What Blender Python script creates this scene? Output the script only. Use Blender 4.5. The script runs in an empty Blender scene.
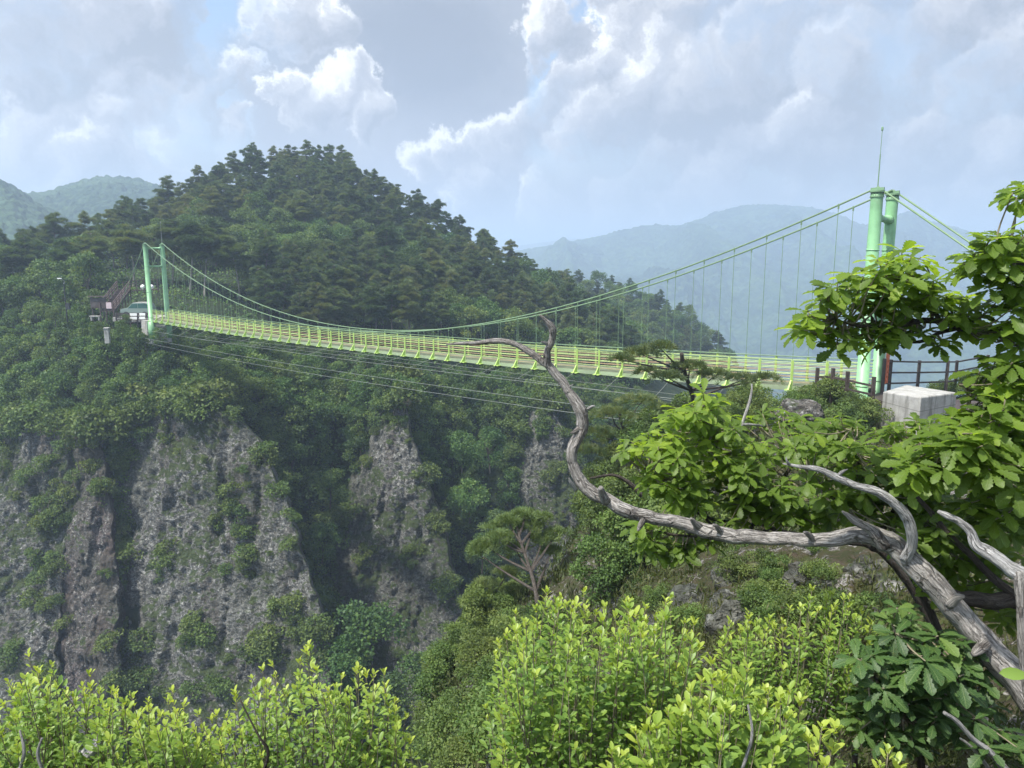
import bpy, math, random
import numpy as np
from mathutils import Vector, Matrix

random.seed(7)
RNG = np.random.default_rng(11)
R = math.radians
sc = bpy.context.scene
COL = sc.collection

# ------------------------------------------------------------------ camera
FPX, PITCH = 740.0, R(9.5)
cam_d = bpy.data.cameras.new("camera")
cam = bpy.data.objects.new("camera", cam_d)
COL.objects.link(cam)
cam.location = (0, 0, 0)
cam.rotation_euler = (math.pi / 2 - PITCH, 0, 0)
cam_d.sensor_width = 36.0
cam_d.lens = 36.0 * FPX / 1024.0
cam_d.clip_start = 0.05
cam_d.clip_end = 20000
sc.camera = cam
sc.view_settings.view_transform = 'Standard'
sc.view_settings.look = 'None'
sc.view_settings.gamma = 1.0
sc.view_settings.exposure = 0.86
cy = sc.cycles
cy.use_denoising = True
cy.denoiser = 'OPENIMAGEDENOISE'
cy.max_bounces = 8
cy.diffuse_bounces = 3
cy.transmission_bounces = 4
cy.volume_bounces = 2
cy.glossy_bounces = 2
cy.use_adaptive_sampling = True
cy.adaptive_threshold = 0.02
cy.sample_clamp_indirect = 6

CP, SP = math.cos(PITCH), math.sin(PITCH)


def ray(px, py):
    u = (px - 512) / FPX
    v = (py - 384) / FPX
    return np.stack(np.broadcast_arrays(u, CP - v * SP, -SP - v * CP), -1)


def P(px, py, Y):
    """the point of the place seen at that pixel, Y metres in front of the viewer"""
    r = ray(np.asarray(px, float), np.asarray(py, float))
    return r * (np.asarray(Y, float) / r[..., 1])[..., None]


def proj(p):
    p = np.asarray(p, float)
    d = p[..., 1] * CP - p[..., 2] * SP
    up = p[..., 1] * SP + p[..., 2] * CP
    return 512 + FPX * p[..., 0] / d, 384 - FPX * up / d


# ------------------------------------------------------------------ sun and sky
SUN_EL, SUN_AZ = R(61), R(-126)          # azimuth from +Y towards +X
sd = np.array([math.sin(SUN_AZ) * math.cos(SUN_EL), math.cos(SUN_AZ) * math.cos(SUN_EL), math.sin(SUN_EL)])
sun_d = bpy.data.lights.new("sun", 'SUN')
sun_d.energy = 4.4
sun_d.angle = R(2.5)
sun_d.color = (1.0, 0.95, 0.87)
sun = bpy.data.objects.new("sun", sun_d)
COL.objects.link(sun)
sun.rotation_euler = Vector(sd).to_track_quat('Z', 'Y').to_euler()

W = bpy.data.worlds.new("World")
sc.world = W
W.use_nodes = True


class NT:
    """short way of writing a node tree"""

    def __init__(s, tree):
        s.t = tree
        s.n = tree.nodes
        s.l = tree.links

    def node(s, typ, ins=None, **kw):
        n = s.n.new(typ)
        for k, v in kw.items():
            setattr(n, k, v)
        for k, v in (ins or {}).items():
            s.put(n.inputs[k], v)
        return n

    def put(s, sock, v):
        if hasattr(v, 'bl_idname') and hasattr(v, 'outputs'):
            v = v.outputs[0]
        if isinstance(v, bpy.types.NodeSocket):
            s.l.new(v, sock)
        else:
            if isinstance(v, (tuple, list)) and sock.type == 'RGBA' and len(v) == 3:
                v = (*v, 1)
            sock.default_value = v

    def m(s, op, a, b=0.0, c=0.0, clamp=False):
        n = s.node('ShaderNodeMath', operation=op, use_clamp=clamp)
        s.put(n.inputs[0], a)
        s.put(n.inputs[1], b)
        if len(n.inputs) > 2:
            s.put(n.inputs[2], c)
        return n.outputs[0]

    def vm(s, op, a, b=(0, 0, 0), out=0):
        n = s.node('ShaderNodeVectorMath', operation=op)
        s.put(n.inputs[0], a)
        if op == 'SCALE':
            s.put(n.inputs['Scale'], b)
        else:
            s.put(n.inputs[1], b)
        return n.outputs[out]

    def noise(s, vec, scale, detail=4, rough=0.5, dist=0.0, out=0, lac=2.0):
        n = s.node('ShaderNodeTexNoise', {'Scale': scale, 'Detail': detail, 'Roughness': rough, 'Distortion': dist, 'Lacunarity': lac})
        s.put(n.inputs['Vector'], vec)
        return n.outputs[out]

    def voro(s, vec, scale, feature='F1', out='Distance', rand=1.0):
        n = s.node('ShaderNodeTexVoronoi', {'Scale': scale, 'Randomness': rand}, feature=feature)
        s.put(n.inputs['Vector'], vec)
        return n.outputs[out]

    def mr(s, v, a, b, c=0.0, d=1.0, smooth=True):
        n = s.node('ShaderNodeMapRange', {1: a, 2: b, 3: c, 4: d}, interpolation_type='SMOOTHSTEP' if smooth else 'LINEAR')
        s.put(n.inputs[0], v)
        return n.outputs[0]

    def mix(s, f, a, b, blend='MIX'):
        n = s.node('ShaderNodeMix', data_type='RGBA', blend_type=blend)
        s.put(n.inputs[0], f)
        s.put(n.inputs[6], a)
        s.put(n.inputs[7], b)
        return n.outputs[2]


PUFFS = [(640, 22, 36), (612, 60, 32), (588, 88, 30), (562, 108, 28), (538, 122, 25), (512, 140, 25), (486, 150, 21), (455, 156, 22), (425, 160, 18),
         (645, -20, 40), (692, 12, 50), (660, 75, 55), (612, 128, 48), (700, 90, 66), (762, 52, 56), (805, 26, 46), (848, 66, 60), (905, 52, 56),
         (958, 92, 56), (1010, 64, 60), (735, 150, 60), (815, 128, 58), (572, 155, 36), (930, 140, 50), (1000, 150, 50), (668, 160, 40), (870, 0, 50), (960, 10, 50),
         (285, 16, 36), (260, 24, 24), (322, 12, 27), (347, 84, 28), (328, 100, 26), (364, 78, 19), (300, 112, 26), (284, 94, 20), (375, 108, 30),
         (196, 102, 30), (178, 128, 28), (212, 84, 22), (236, 72, 17), (160, 92, 26), (192, 58, 20), (160, 16, 34), (128, 66, 30), (66, 106, 34), (16, 124, 38),
         (94, 148, 34), (228, 142, 28), (120, 112, 26), (100, 84, 24), (40, 148, 30), (556, 26, 30), (546, 46, 24), (572, 42, 20), (30, 40, 60), (90, 20, 50), (610, 192, 38), (700, 188, 40), (545, 196, 30), (985, 190, 42), (60, 172, 28), (930, 186, 30), (470, 186, 30), (790, 180, 36)]


def build_world():
    t = NT(W.node_tree)
    t.n.clear()
    out = t.node('ShaderNodeOutputWorld')
    sky = t.node('ShaderNodeTexSky', sky_type='NISHITA', sun_disc=False, sun_elevation=SUN_EL, sun_rotation=SUN_AZ,
                 air_density=1.2, dust_density=0.8, altitude=500)
    bg1 = t.node('ShaderNodeBackground', {'Color': sky.outputs[0], 'Strength': 0.11})
    d = t.node('ShaderNodeTexCoord').outputs['Generated']
    half = (0.5, 0.5, 0.5)
    w1 = t.vm('SCALE', t.vm('SUBTRACT', t.noise(d, 9.0, 2, 0.5, out=1), half), 0.105)
    w2 = t.vm('SCALE', t.vm('SUBTRACT', t.noise(d, 26.0, 8, 0.66, out=1), half), 0.075)
    dw = t.vm('ADD', d, t.vm('ADD', w1, w2))

    def height(v):
        acc = None
        for (px, py, r) in PUFFS:
            c = ray(px, py)
            c = c / np.linalg.norm(c)
            rr = r * 1.12 / FPX
            u = t.vm('DISTANCE', v, tuple(c), out=1)
            h = t.m('SUBTRACT', rr, t.m('DIVIDE', t.m('MULTIPLY', u, u), rr))
            acc = h if acc is None else t.m('SMOOTH_MAX', acc, h, 0.008)
        b = t.noise(t.vm('ADD', v, (5.2, 1.1, 2.3)), 19.0, 5, 0.6)
        return t.m('ADD', acc, t.m('MULTIPLY', t.m('SUBTRACT', b, 0.5), 0.030))
    h0 = height(dw)
    up = nrm(np.array([-0.55, 0.0, 0.83]))
    h1 = height(t.vm('ADD', dw, tuple(up * 0.012)))
    rel = t.m('SUBTRACT', h0, h1)

    def blobs(lst):
        acc = None
        for (px, py, rad, amt) in lst:
            c = ray(px, py)
            c = c / np.linalg.norm(c)
            dist = t.vm('DISTANCE', d, tuple(c), out=1)
            g = t.mr(dist, 0.0, rad / FPX, amt, 0.0)
            acc = g if acc is None else t.m('ADD', acc, g)
        return acc
    n1 = t.noise(t.vm('ADD', dw, (3.1, 1.4, 0.4)), 5.0, 6, 0.55)
    n2 = t.noise(t.vm('ADD', dw, (7.1, 2.4, 0.9)), 13.0, 8, 0.66)
    # soft grey-lavender layer behind the puffs
    base = t.m('ADD', t.m('ADD', t.m('ADD', 0.36, t.m('MULTIPLY', t.m('SUBTRACT', n2, 0.5), 0.45)), t.m('MULTIPLY', t.m('SUBTRACT', n1, 0.5), 0.7)), blobs([(460, 100, 150, -0.28), (400, 30, 120, -0.20), (330, 50, 70, -.12), (230, 20, 60, -0.16), (430, 170, 110, 0.20),
             (150, 150, 120, 0.12), (560, 170, 120, 0.16), (900, 170, 200, 0.12), (60, 60, 120, .10)]))
    veil = t.mr(t.m('ADD', n1, blobs([(585, 55, 90, -0.50), (742, 0, 55, -0.6), (215, 115, 50, -0.12), (430, 20, 60, -0.05), (450, 90, 170, 0.25), (205, 5, 50, -.15)])), 0.26, 0.52)
    ramp = t.node('ShaderNodeValToRGB', {'Fac': base})
    e = ramp.color_ramp.elements
    e[0].position, e[0].color = 0.0, (0.265, 0.295, 0.355, 1)
    e[1].position, e[1].color = 1.0, (0.62, 0.63, 0.66, 1)
    x = e.new(0.45)
    x.color = (0.39, 0.415, 0.47, 1)
    # the puffs, lit from above
    lum = t.m('ADD', t.m('MULTIPLY', rel, 30.0), t.m('ADD', 0.40, t.m('MULTIPLY', t.m('SUBTRACT', n2, 0.5), 1.15)))
    lum = t.m('ADD', lum, t.mr(h0, 0.0, 0.022, 0.40, -0.06))
    lum = t.m('ADD', lum, blobs([(720, 130, 90, -0.22), (600, 150, 70, -0.15), (890, 60, 90, -0.10), (60, 120, 120, 0.08), (640, 40, 80, 0.14), (340, 90, 60, 0.16), (290, 12, 60, 0.16), (860, 150, 120, -.06), (60, 20, 100, -.16), (160, 30, 60, -.08), (550, 30, 50, .06)]), clamp=True)
    r2 = t.node('ShaderNodeValToRGB', {'Fac': lum})
    e = r2.color_ramp.elements
    e[0].position, e[0].color = 0.0, (0.31, 0.335, 0.385, 1)
    e[1].position, e[1].color = 1.0, (0.93, 0.93, 0.93, 1)
    for p_, c in ((0.4, (0.43, 0.45, 0.50)), (0.7, (0.57, 0.58, 0.61))):
        x = e.new(p_)
        x.color = (*c, 1)
    soft = blobs([(70, 110, 150, 0.014), (900, 130, 160, 0.010), (760, 140, 90, 0.012)])
    alpha = t.m('MULTIPLY', t.m('DIVIDE', t.m('ADD', h0, t.m('ADD', 0.005, t.m('MULTIPLY', soft, t.m('SUBTRACT', n2, 0.45)))), t.m('ADD', 0.016, soft), clamp=True), t.mr(n1, 0.30, 0.52, 0.45, 1.0))
    z = t.node('ShaderNodeSeparateXYZ', {0: d}).outputs[2]
    low = t.mr(z, -0.05, 0.10, 1.0, 0.0)
    col = t.mix(alpha, ramp.outputs[0], r2.outputs[0])
    col = t.mix(t.m('MULTIPLY', low, 0.75), col, (0.64, 0.635, 0.63))
    mask = t.m('MAXIMUM', t.m('MAXIMUM', veil, alpha), t.mr(z, 0.06, 0.24, 1.0, 0.0))
    glow = t.mr(t.vm('DISTANCE', d, tuple(sd), out=1), 0.0, 1.15, 3.6, 0.74)          # unseen brightening of the sky round the sun, added to lift shadows
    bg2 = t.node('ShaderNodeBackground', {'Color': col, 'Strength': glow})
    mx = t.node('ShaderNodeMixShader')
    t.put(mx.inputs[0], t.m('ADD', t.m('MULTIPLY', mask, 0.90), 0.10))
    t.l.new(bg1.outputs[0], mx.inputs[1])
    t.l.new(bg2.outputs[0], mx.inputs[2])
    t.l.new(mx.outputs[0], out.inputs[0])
    W.cycles.sampling_method = 'MANUAL'
    W.cycles.sample_map_resolution = 256


def nrm(a):
    return a / np.maximum(np.linalg.norm(a, axis=-1, keepdims=True), 1e-9)


build_world()

# ------------------------------------------------------------------ helpers


def tag(o, label=None, cat=None, group=None, kind=None):
    if label: o['label'] = label
    if cat: o['category'] = cat
    if group: o['group'] = group
    if kind: o['kind'] = kind
    return o


def link(name, me, mat=None, parent=None, loc=None):
    o = bpy.data.objects.new(name, me)
    COL.objects.link(o)
    if mat is not None:
        for mm in (mat if isinstance(mat, (list, tuple)) else [mat]):
            me.materials.append(mm)
    if parent is not None:
        o.parent = parent
    if loc is not None:
        o.location = loc
    return o


def empty(name, loc=(0, 0, 0), rz=0.0):
    o = bpy.data.objects.new(name, None)
    COL.objects.link(o)
    o.location = loc
    o.rotation_euler = (0, 0, rz)
    o.empty_display_size = 0.3
    return o


def npmesh(name, V, F, smooth=False, tint=None, uv=None, midx=None):
    """V (n,3); F (m,k) int; tint per vertex; uv per vertex"""
    V = np.ascontiguousarray(V, np.float32)
    F = np.ascontiguousarray(F, np.int32)
    me = bpy.data.meshes.new(name)
    m, k = F.shape
    me.vertices.add(len(V))
    me.vertices.foreach_set('co', V.ravel())
    me.loops.add(m * k)
    me.loops.foreach_set('vertex_index', F.ravel())
    me.polygons.add(m)
    me.polygons.foreach_set('loop_start', np.arange(0, m * k, k, dtype=np.int32))
    me.polygons.foreach_set('loop_total', np.full(m, k, np.int32))
    if smooth:
        me.polygons.foreach_set('use_smooth', np.ones(m, bool))
    if midx is not None:
        me.polygons.foreach_set('material_index', np.asarray(midx, np.int32))
    if tint is not None:
        a = me.attributes.new('tint', 'FLOAT', 'POINT')
        a.data.foreach_set('value', np.asarray(tint, np.float32))
    if uv is not None:
        u = me.uv_layers.new(name='UVMap')
        u.data.foreach_set('uv', np.asarray(uv, np.float32)[F.ravel()].ravel())
    me.update(calc_edges=True)
    return me


def grid_faces(nr, nc, closed=False):
    i = np.arange(nr - 1)[:, None]
    j = np.arange(nc if closed else nc - 1)[None, :]
    j2 = (j + 1) % nc
    return np.stack([i * nc + j + 0 * j2, i * nc + j2, (i + 1) * nc + j2, (i + 1) * nc + j], -1).reshape(-1, 4)


class MB:
    """collects boxes, tubes and prisms that become ONE mesh object"""

    def __init__(s):
        s.v, s.f = [], []

    def add(s, vs, fs):
        b = len(s.v)
        s.v += [tuple(map(float, v)) for v in vs]
        s.f += [tuple(b + i for i in f) for f in fs]
        return s

    def box(s, c, size, rz=0.0, M=None):
        hx, hy, hz = size[0] / 2, size[1] / 2, size[2] / 2
        vs = [(x, y, z) for z in (-hz, hz) for x, y in ((-hx, -hy), (hx, -hy), (hx, hy), (-hx, hy))]
        if M is None:
            M = Matrix.Rotation(rz, 3, 'Z')
        vs = [Vector(c) + M @ Vector(v) for v in vs]
        return s.add(vs, [(3, 2, 1, 0), (4, 5, 6, 7), (0, 1, 5, 4), (1, 2, 6, 5), (2, 3, 7, 6), (3, 0, 4, 7)])

    def bar(s, a, b, w, h=None):
        """square bar from a to b"""
        a, b = Vector(a), Vector(b)
        d = b - a
        q = d.to_track_quat('X', 'Z').to_matrix()
        return s.box((a + b) / 2, (d.length, w, h or w), M=q)

    def tube(s, pts, rad, n=8, cap=True):
        pts = [Vector(p) for p in pts]
        rads = rad if isinstance(rad, (list, tuple, np.ndarray)) else [rad] * len(pts)
        b = len(s.v)
        up = None
        for i, p in enumerate(pts):
            d = (pts[min(i + 1, len(pts) - 1)] - pts[max(i - 1, 0)]).normalized()
            if up is None:
                up = Vector((0, 0, 1)) if abs(d.z) < 0.9 else Vector((1, 0, 0))
            x = d.cross(up).normalized()
            up = x.cross(d).normalized()
            for k in range(n):
                a = 2 * math.pi * k / n
                s.v.append(tuple(p + (x * math.cos(a) + up * math.sin(a)) * rads[i]))
        for i in range(len(pts) - 1):
            for k in range(n):
                k2 = (k + 1) % n
                s.f.append((b + i * n + k, b + i * n + k2, b + (i + 1) * n + k2, b + (i + 1) * n + k))
        if cap:
            s.f.append(tuple(b + k for k in range(n))[::-1])
            s.f.append(tuple(b + (len(pts) - 1) * n + k for k in range(n)))
        return s

    def lathe(s, c, prof, n=20):
        """prof: (radius, z) bottom to top about the vertical through c"""
        b = len(s.v)
        for (r, z) in prof:
            for k in range(n):
                a = 2 * math.pi * k / n
                s.v.append((c[0] + r * math.cos(a), c[1] + r * math.sin(a), c[2] + z))
        for i in range(len(prof) - 1):
            for k in range(n):
                k2 = (k + 1) % n
                s.f.append((b + i * n + k, b + i * n + k2, b + (i + 1) * n + k2, b + (i + 1) * n + k))
        s.f.append(tuple(b + k for k in range(n))[::-1])
        s.f.append(tuple(b + (len(prof) - 1) * n + k for k in range(n)))
        return s

    def build(s, name, mat, parent=None, smooth=False, bevel=0.0):
        me = bpy.data.meshes.new(name)
        me.from_pydata(s.v, [], s.f)
        if smooth:
            for p in me.polygons:
                p.use_smooth = len(p.vertices) == 4
        me.update()
        o = link(name, me, mat, parent)
        if bevel:
            b = o.modifiers.new('edge', 'BEVEL')
            b.width = bevel
            b.segments = 2
            b.limit_method = 'ANGLE'
        return o


# numpy value noise -------------------------------------------------
_perm = np.random.default_rng(5).random(65536)


def vnoise(p):
    p = np.asarray(p, float)
    i = np.floor(p).astype(np.int64)
    f = p - i
    f = f * f * f * (f * (f * 6 - 15) + 10)
    r = 0.0
    for dx in (0, 1):
        for dy in (0, 1):
            for dz in (0, 1):
                h = ((i[..., 0] + dx) * 73856093 ^ (i[..., 1] + dy) * 19349663 ^ (i[..., 2] + dz) * 83492791) & 65535
                w = (f[..., 0] if dx else 1 - f[..., 0]) * (f[..., 1] if dy else 1 - f[..., 1]) * (f[..., 2] if dz else 1 - f[..., 2])
                r = r + w * _perm[h]
    return r


def fbm(p, octaves=5, gain=0.5, lac=2.03):
    s, a, t = 0.0, 1.0, 0.0
    p = np.asarray(p, float)
    for k in range(octaves):
        s = s + a * (vnoise(p + 17.3 * k) - 0.5)
        t += a
        a *= gain
        p = p * lac
    return s / t * 2


def ridged(p, octaves=4):
    s, a, t = 0.0, 1.0, 0.0
    for k in range(octaves):
        s = s + a * (1 - 2 * np.abs(vnoise(p + 9.1 * k) - 0.5))
        t += a
        a *= 0.5
        p = p * 2.1
    return s / t


def nrm(a):
    return a / np.maximum(np.linalg.norm(a, axis=-1, keepdims=True), 1e-9)


def catmull(pts, per=8):
    """pts (n,k) -> smooth resample"""
    pts = np.asarray(pts, float)
    q = np.vstack([2 * pts[0] - pts[1], pts, 2 * pts[-1] - pts[-2]])
    out = []
    for i in range(1, len(q) - 2):
        for t in np.linspace(0, 1, per, endpoint=False):
            a, b, c, d = q[i - 1], q[i], q[i + 1], q[i + 2]
            out.append(0.5 * (2 * b + (c - a) * t + (2 * a - 5 * b + 4 * c - d) * t * t + (3 * b - a - 3 * c + d) * t ** 3))
    out.append(pts[-1])
    return np.array(out)


def leaves(tv, tf, tuv, pos, axis, nor, size, tint, width=1.0):
    """copies of a leaf template (x along the leaf, y across, z up) as arrays for ONE foliage mesh"""
    n, k = len(pos), len(tv)
    X = nrm(axis)
    Z = nor - (nor * X).sum(-1, keepdims=True) * X
    Z = nrm(Z + 1e-6)
    Y = np.cross(Z, X)
    s = np.asarray(size)[:, None, None]
    w = np.broadcast_to(np.asarray(width, float), (n,))[:, None, None]
    V = pos[:, None, :] + s * (tv[None, :, 0:1] * X[:, None, :] + w * tv[None, :, 1:2] * Y[:, None, :] + tv[None, :, 2:3] * Z[:, None, :])
    F = (np.arange(n) * k)[:, None, None] + tf[None]
    return V.reshape(-1, 3), F.reshape(-1, tf.shape[1]), np.repeat(tint, k), np.tile(tuv, (n, 1))


def cat(lst):
    """join several leaves() results"""
    Vs, Fs, Ts, Us, b = [], [], [], [], 0
    for V, F, T, U in lst:
        Vs.append(V); Fs.append(F + b); Ts.append(T); Us.append(U)
        b += len(V)
    return np.vstack(Vs), np.vstack(Fs), np.concatenate(Ts), np.vstack(Us)


# leaf templates
T_QUAD = (np.array([[0, 0, 0], [.5, .36, .07], [1, 0, -.06], [.5, -.36, .07]]), np.array([[0, 3, 2, 1]]),
          np.array([[.5, 0], [1, .5], [.5, 1], [0, .5]]))


def blade_template():
    v, f, u = [], [], []
    for k, a in enumerate((-62, -36, -12, 12, 38, 64)):
        a = R(a)
        e = 0.12 * (-1) ** k
        c = np.array([math.cos(a), math.sin(a), e])
        s = np.array([-math.sin(a), math.cos(a), 0]) * 0.085
        b = len(v)
        v += [-s * .6, s * .6, c + s * .5, c - s * .5]
        f.append([b, b + 3, b + 2, b + 1])
        u += [[.5, 0]] * 4
    return np.array(v), np.array(f), np.array(u)


T_NEEDLE = blade_template()


def leaf_template(ws, xs, fold=0.25, droop=0.25, wave=0.0):
    v, u = [], []
    for i, (x, w) in enumerate(zip(xs, ws)):
        zc = -droop * x * x
        for sgn in (-1, 0, 1):
            v.append([x, sgn * w, zc + abs(sgn) * fold * w + (wave * math.sin(i * 2.2 + sgn) if sgn else 0)])
            u.append([0.5 + 0.5 * sgn, x])
    f = []
    for i in range(len(xs) - 1):
        a = 3 * i
        f += [[a, a + 3, a + 4, a + 1], [a + 1, a + 4, a + 5, a + 2]]
    return np.array(v), np.array(f)[:, ::-1].copy(), np.array(u)


T_OVAL = leaf_template([.015, .12, .20, .225, .15, .01], [0, .2, .42, .65, .88, 1.0], 0.35, 0.12)
T_OAK = leaf_template([.012, .06, .125, .085, .18, .135, .245, .185, .30, .225, .305, .20, .20, .085, .01],
                      [0, .06, .15, .21, .31, .36, .47, .52, .63, .68, .78, .85, .9, .97, 1.0], 0.22, 0.30, 0.014)

# ------------------------------------------------------------------ materials


def new_mat(name):
    m = bpy.data.materials.new(name)
    m.use_nodes = True
    t = NT(m.node_tree)
    t.n.clear()
    return m, t


def finish(t, bsdf, disp=None):
    o = t.node('ShaderNodeOutputMaterial')
    t.l.new(bsdf, o.inputs['Surface'])
    return o


def mat_leaf(name, cols, trans=0.35, rough=0.55, veins=False, spec=0.3, bump=0.0, obj_var=0.35, patch=0.0):
    """leaf colour from each leaf's own tint (0 dark .. 1 light), shifted a little from plant to plant"""
    m, t = new_mat(name)
    a = t.node('ShaderNodeAttribute', attribute_name='tint')
    oi = t.node('ShaderNodeObjectInfo')
    f = t.m('ADD', a.outputs['Fac'], t.m('MULTIPLY', t.m('SUBTRACT', oi.outputs['Random'], 0.5), obj_var))
    ramp = t.node('ShaderNodeValToRGB', {'Fac': f})
    e = ramp.color_ramp.elements
    e[0].color, e[1].color = (*cols[0], 1), (*cols[-1], 1)
    for i in range(1, len(cols) - 1):
        x = e.new(i / (len(cols) - 1))
        x.color = (*cols[i], 1)
    c = ramp.outputs[0]
    hsv = t.node('ShaderNodeHueSaturation', {'Hue': t.m('ADD', 0.5, t.m('MULTIPLY', t.m('SUBTRACT', t.m('FRACT', t.m('MULTIPLY', oi.outputs['Random'], 7.31)), 0.5), 0.035 if obj_var else 0.0)), 'Color': c})
    c = hsv.outputs[0]
    pr = t.node('ShaderNodeBsdfPrincipled', {'Roughness': rough})
    pr.inputs['Specular IOR Level'].default_value = spec
    if veins:
        uv = t.node('ShaderNodeUVMap').outputs[0]
        xyz = t.node('ShaderNodeSeparateXYZ', {0: uv})
        ac = t.m('ABSOLUTE', t.m('SUBTRACT', xyz.outputs[0], 0.5))
        mid = t.mr(ac, 0.012, 0.05, 1.0, 0.0)
        sv = t.m('FRACT', t.m('MULTIPLY', t.m('SUBTRACT', xyz.outputs[1], t.m('MULTIPLY', ac, 0.42)), 10.0))
        side = t.mr(t.m('ABSOLUTE', t.m('SUBTRACT', sv, 0.5)), 0.06, 0.16, 0.6, 0.0)
        v = t.m('MAXIMUM', mid, side)
        c = t.mix(t.m('MULTIPLY', v, 0.30), c, (0.30, 0.38, 0.14))
        n = t.noise(t.node('ShaderNodeNewGeometry').outputs['Position'], 40.0, 3)
        c = t.mix(t.mr(n, 0.60, 0.75, 0.0, 0.35), c, (0.09, 0.075, 0.02))
        b = t.node('ShaderNodeBump', {'Strength': 0.25, 'Distance': 0.004, 'Height': t.m('MULTIPLY', v, -1.0)})
        t.l.new(b.outputs[0], pr.inputs['Normal'])
    t.put(pr.inputs['Base Color'], c)
    tr = t.node('ShaderNodeBsdfTranslucent', {'Color': t.mix(1.0, c, (1.35, 1.3, 0.6), 'MULTIPLY')})
    mx = t.node('ShaderNodeMixShader', {0: trans})
    t.l.new(pr.outputs[0], mx.inputs[1])
    t.l.new(tr.outputs[0], mx.inputs[2])
    finish(t, mx.outputs[0])
    return m


M = {}
M['pine'] = mat_leaf('pine_needles', [(.034, .068, .036), (.072, .118, .052), (.12, .165, .064), (.175, .19, .07)], 0.36, 0.6, obj_var=0.6)
M['pine_light'] = mat_leaf('light_pine_needles', [(.06, .10, .042), (.10, .155, .05), (.15, .21, .07), (.20, .24, .09)], 0.28, 0.6)
M['broad'] = mat_leaf('broadleaf_leaves', [(.036, .076, .026), (.070, .130, .034), (.115, .185, .044), (.18, .235, .055)], 0.36, 0.55)
M['scrub'] = mat_leaf('scrub_leaves', [(.036, .062, .020), (.075, .120, .028), (.115, .170, .038), (.17, .215, .06)], 0.3, 0.6)
M['dry'] = mat_leaf('dry_grass_blades', [(.040, .055, .018), (.062, .085, .026), (.09, .105, .038), (.125, .115, .06)], 0.3, 0.7, obj_var=0)
M['oak'] = mat_leaf('oak_leaves', [(.050, .100, .022), (.115, .19, .030), (.17, .275, .036), (.31, .43, .05)], 0.62, 0.42, veins=True, spec=0.4, obj_var=0.0)
M['oak_shaded'] = mat_leaf('oak_leaves_shaded', [(.024, .060, .018), (.042, .095, .024), (.07, .135, .030), (.13, .20, .04)], 0.35, 0.45, veins=True, spec=0.35, obj_var=0.0)  # same oak leaves, the sapling's shade put into darker greens
M['shrub'] = mat_leaf('shrub_leaves', [(.060, .125, .034), (.120, .215, .044), (.215, .325, .054), (.38, .46, .08)], 0.42, 0.42, spec=0.4, obj_var=0.0)


def mat_plain(name, col, rough=0.5, metal=0.0, var=0.15, scale=6.0, dirt=None, dirt_amt=0.4, bump=0.0, spec=0.5):
    m, t = new_mat(name)
    pos = t.node('ShaderNodeTexCoord').outputs['Object']
    n = t.noise(pos, scale, 5, 0.6)
    c = t.mix(t.mr(n, 0.3, 0.7), tuple(x * (1 - var) for x in col), tuple(min(1, x * (1 + var)) for x in col))
    if dirt:
        n2 = t.noise(pos, scale * 0.37, 6, 0.65, 0.6)
        c = t.mix(t.mr(n2, 0.5, 0.68, 0.0, dirt_amt), c, dirt)
    pr = t.node('ShaderNodeBsdfPrincipled', {'Base Color': c, 'Roughness': rough, 'Metallic': metal})
    pr.inputs['Specular IOR Level'].default_value = spec
    if bump:
        b = t.node('ShaderNodeBump', {'Strength': bump, 'Distance': 0.02, 'Height': t.noise(pos, scale * 4, 6, 0.6)})
        t.l.new(b.outputs[0], pr.inputs['Normal'])
    finish(t, pr.outputs[0])
    return m


M['mint'] = mat_plain('mint_green_paint', (.20, .40, .20), 0.45, 0, .14, 1.6, (.19, .29, .17), .5)
M['lime'] = mat_plain('lime_green_paint', (.40, .56, .14), 0.4, 0, .08, 2.0, (.25, .38, .12), .3)
M['cable'] = mat_plain('green_cable', (.15, .235, .125), 0.5, 0, .1, 2.0)
M['cable_dark'] = mat_plain('painted_green_cable', (.16, .27, .15), 0.5, 0, .1, 2.0)
M['wire'] = mat_plain('galvanised_wire', (.20, .22, .19), 0.45, 0.2, .1, 3.0)
M['cream'] = mat_plain('cream_rope', (.42, .52, .20), 0.7, 0, .12, 3.0)
M['rust'] = mat_plain('reddish_rope', (.34, .24, .14), 0.7, 0, .15, 3.0)
M['deck'] = mat_plain('deck_steel_grey', (.26, .33, .19), 0.6, 0, .15, 1.0, (.2, .2, .17), .4)
M['boards'] = mat_plain('deck_boards', (.13, .15, .085), 0.8, 0, .25, 1.5)
M['darkwood'] = mat_plain('dark_stained_wood', (.045, .032, .027), 0.65, 0, .3, 4.0, (.11, .09, .075), .5, .2)
M['brownwood'] = mat_plain('brown_stair_wood', (.085, .058, .055), 0.7, 0, .3, 4.0, (.16, .13, .12), .5)
M['concrete'] = mat_plain('concrete', (.38, .375, .355), 0.9, 0, .12, 2.2, (.24, .235, .21), .55, .35, spec=.2)
M['white'] = mat_plain('white_panel', (.78, .78, .76), 0.5, 0, .03, 2.0)
M['redlad'] = mat_plain('red_orange_paint', (.50, .13, .05), 0.5, 0, .15, 3.0)
M['black'] = mat_plain('black_metal', (.02, .02, .022), 0.5, 0, .2, 4.0)
M['grey'] = mat_plain('grey_metal', (.30, .31, .31), 0.45, 0.4, .1, 4.0)
M['carpaint'] = mat_plain('pale_car_paint', (.17, .22, .19), 0.3, 0, .03, 2.0)
M['glass'] = mat_plain('dark_green_glass', (.03, .09, .07), 0.1, 0, .1, 1.0)
M['carlower'] = mat_plain('dark_plastic', (.03, .03, .03), 0.6, 0, .1, 4.0)


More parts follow.
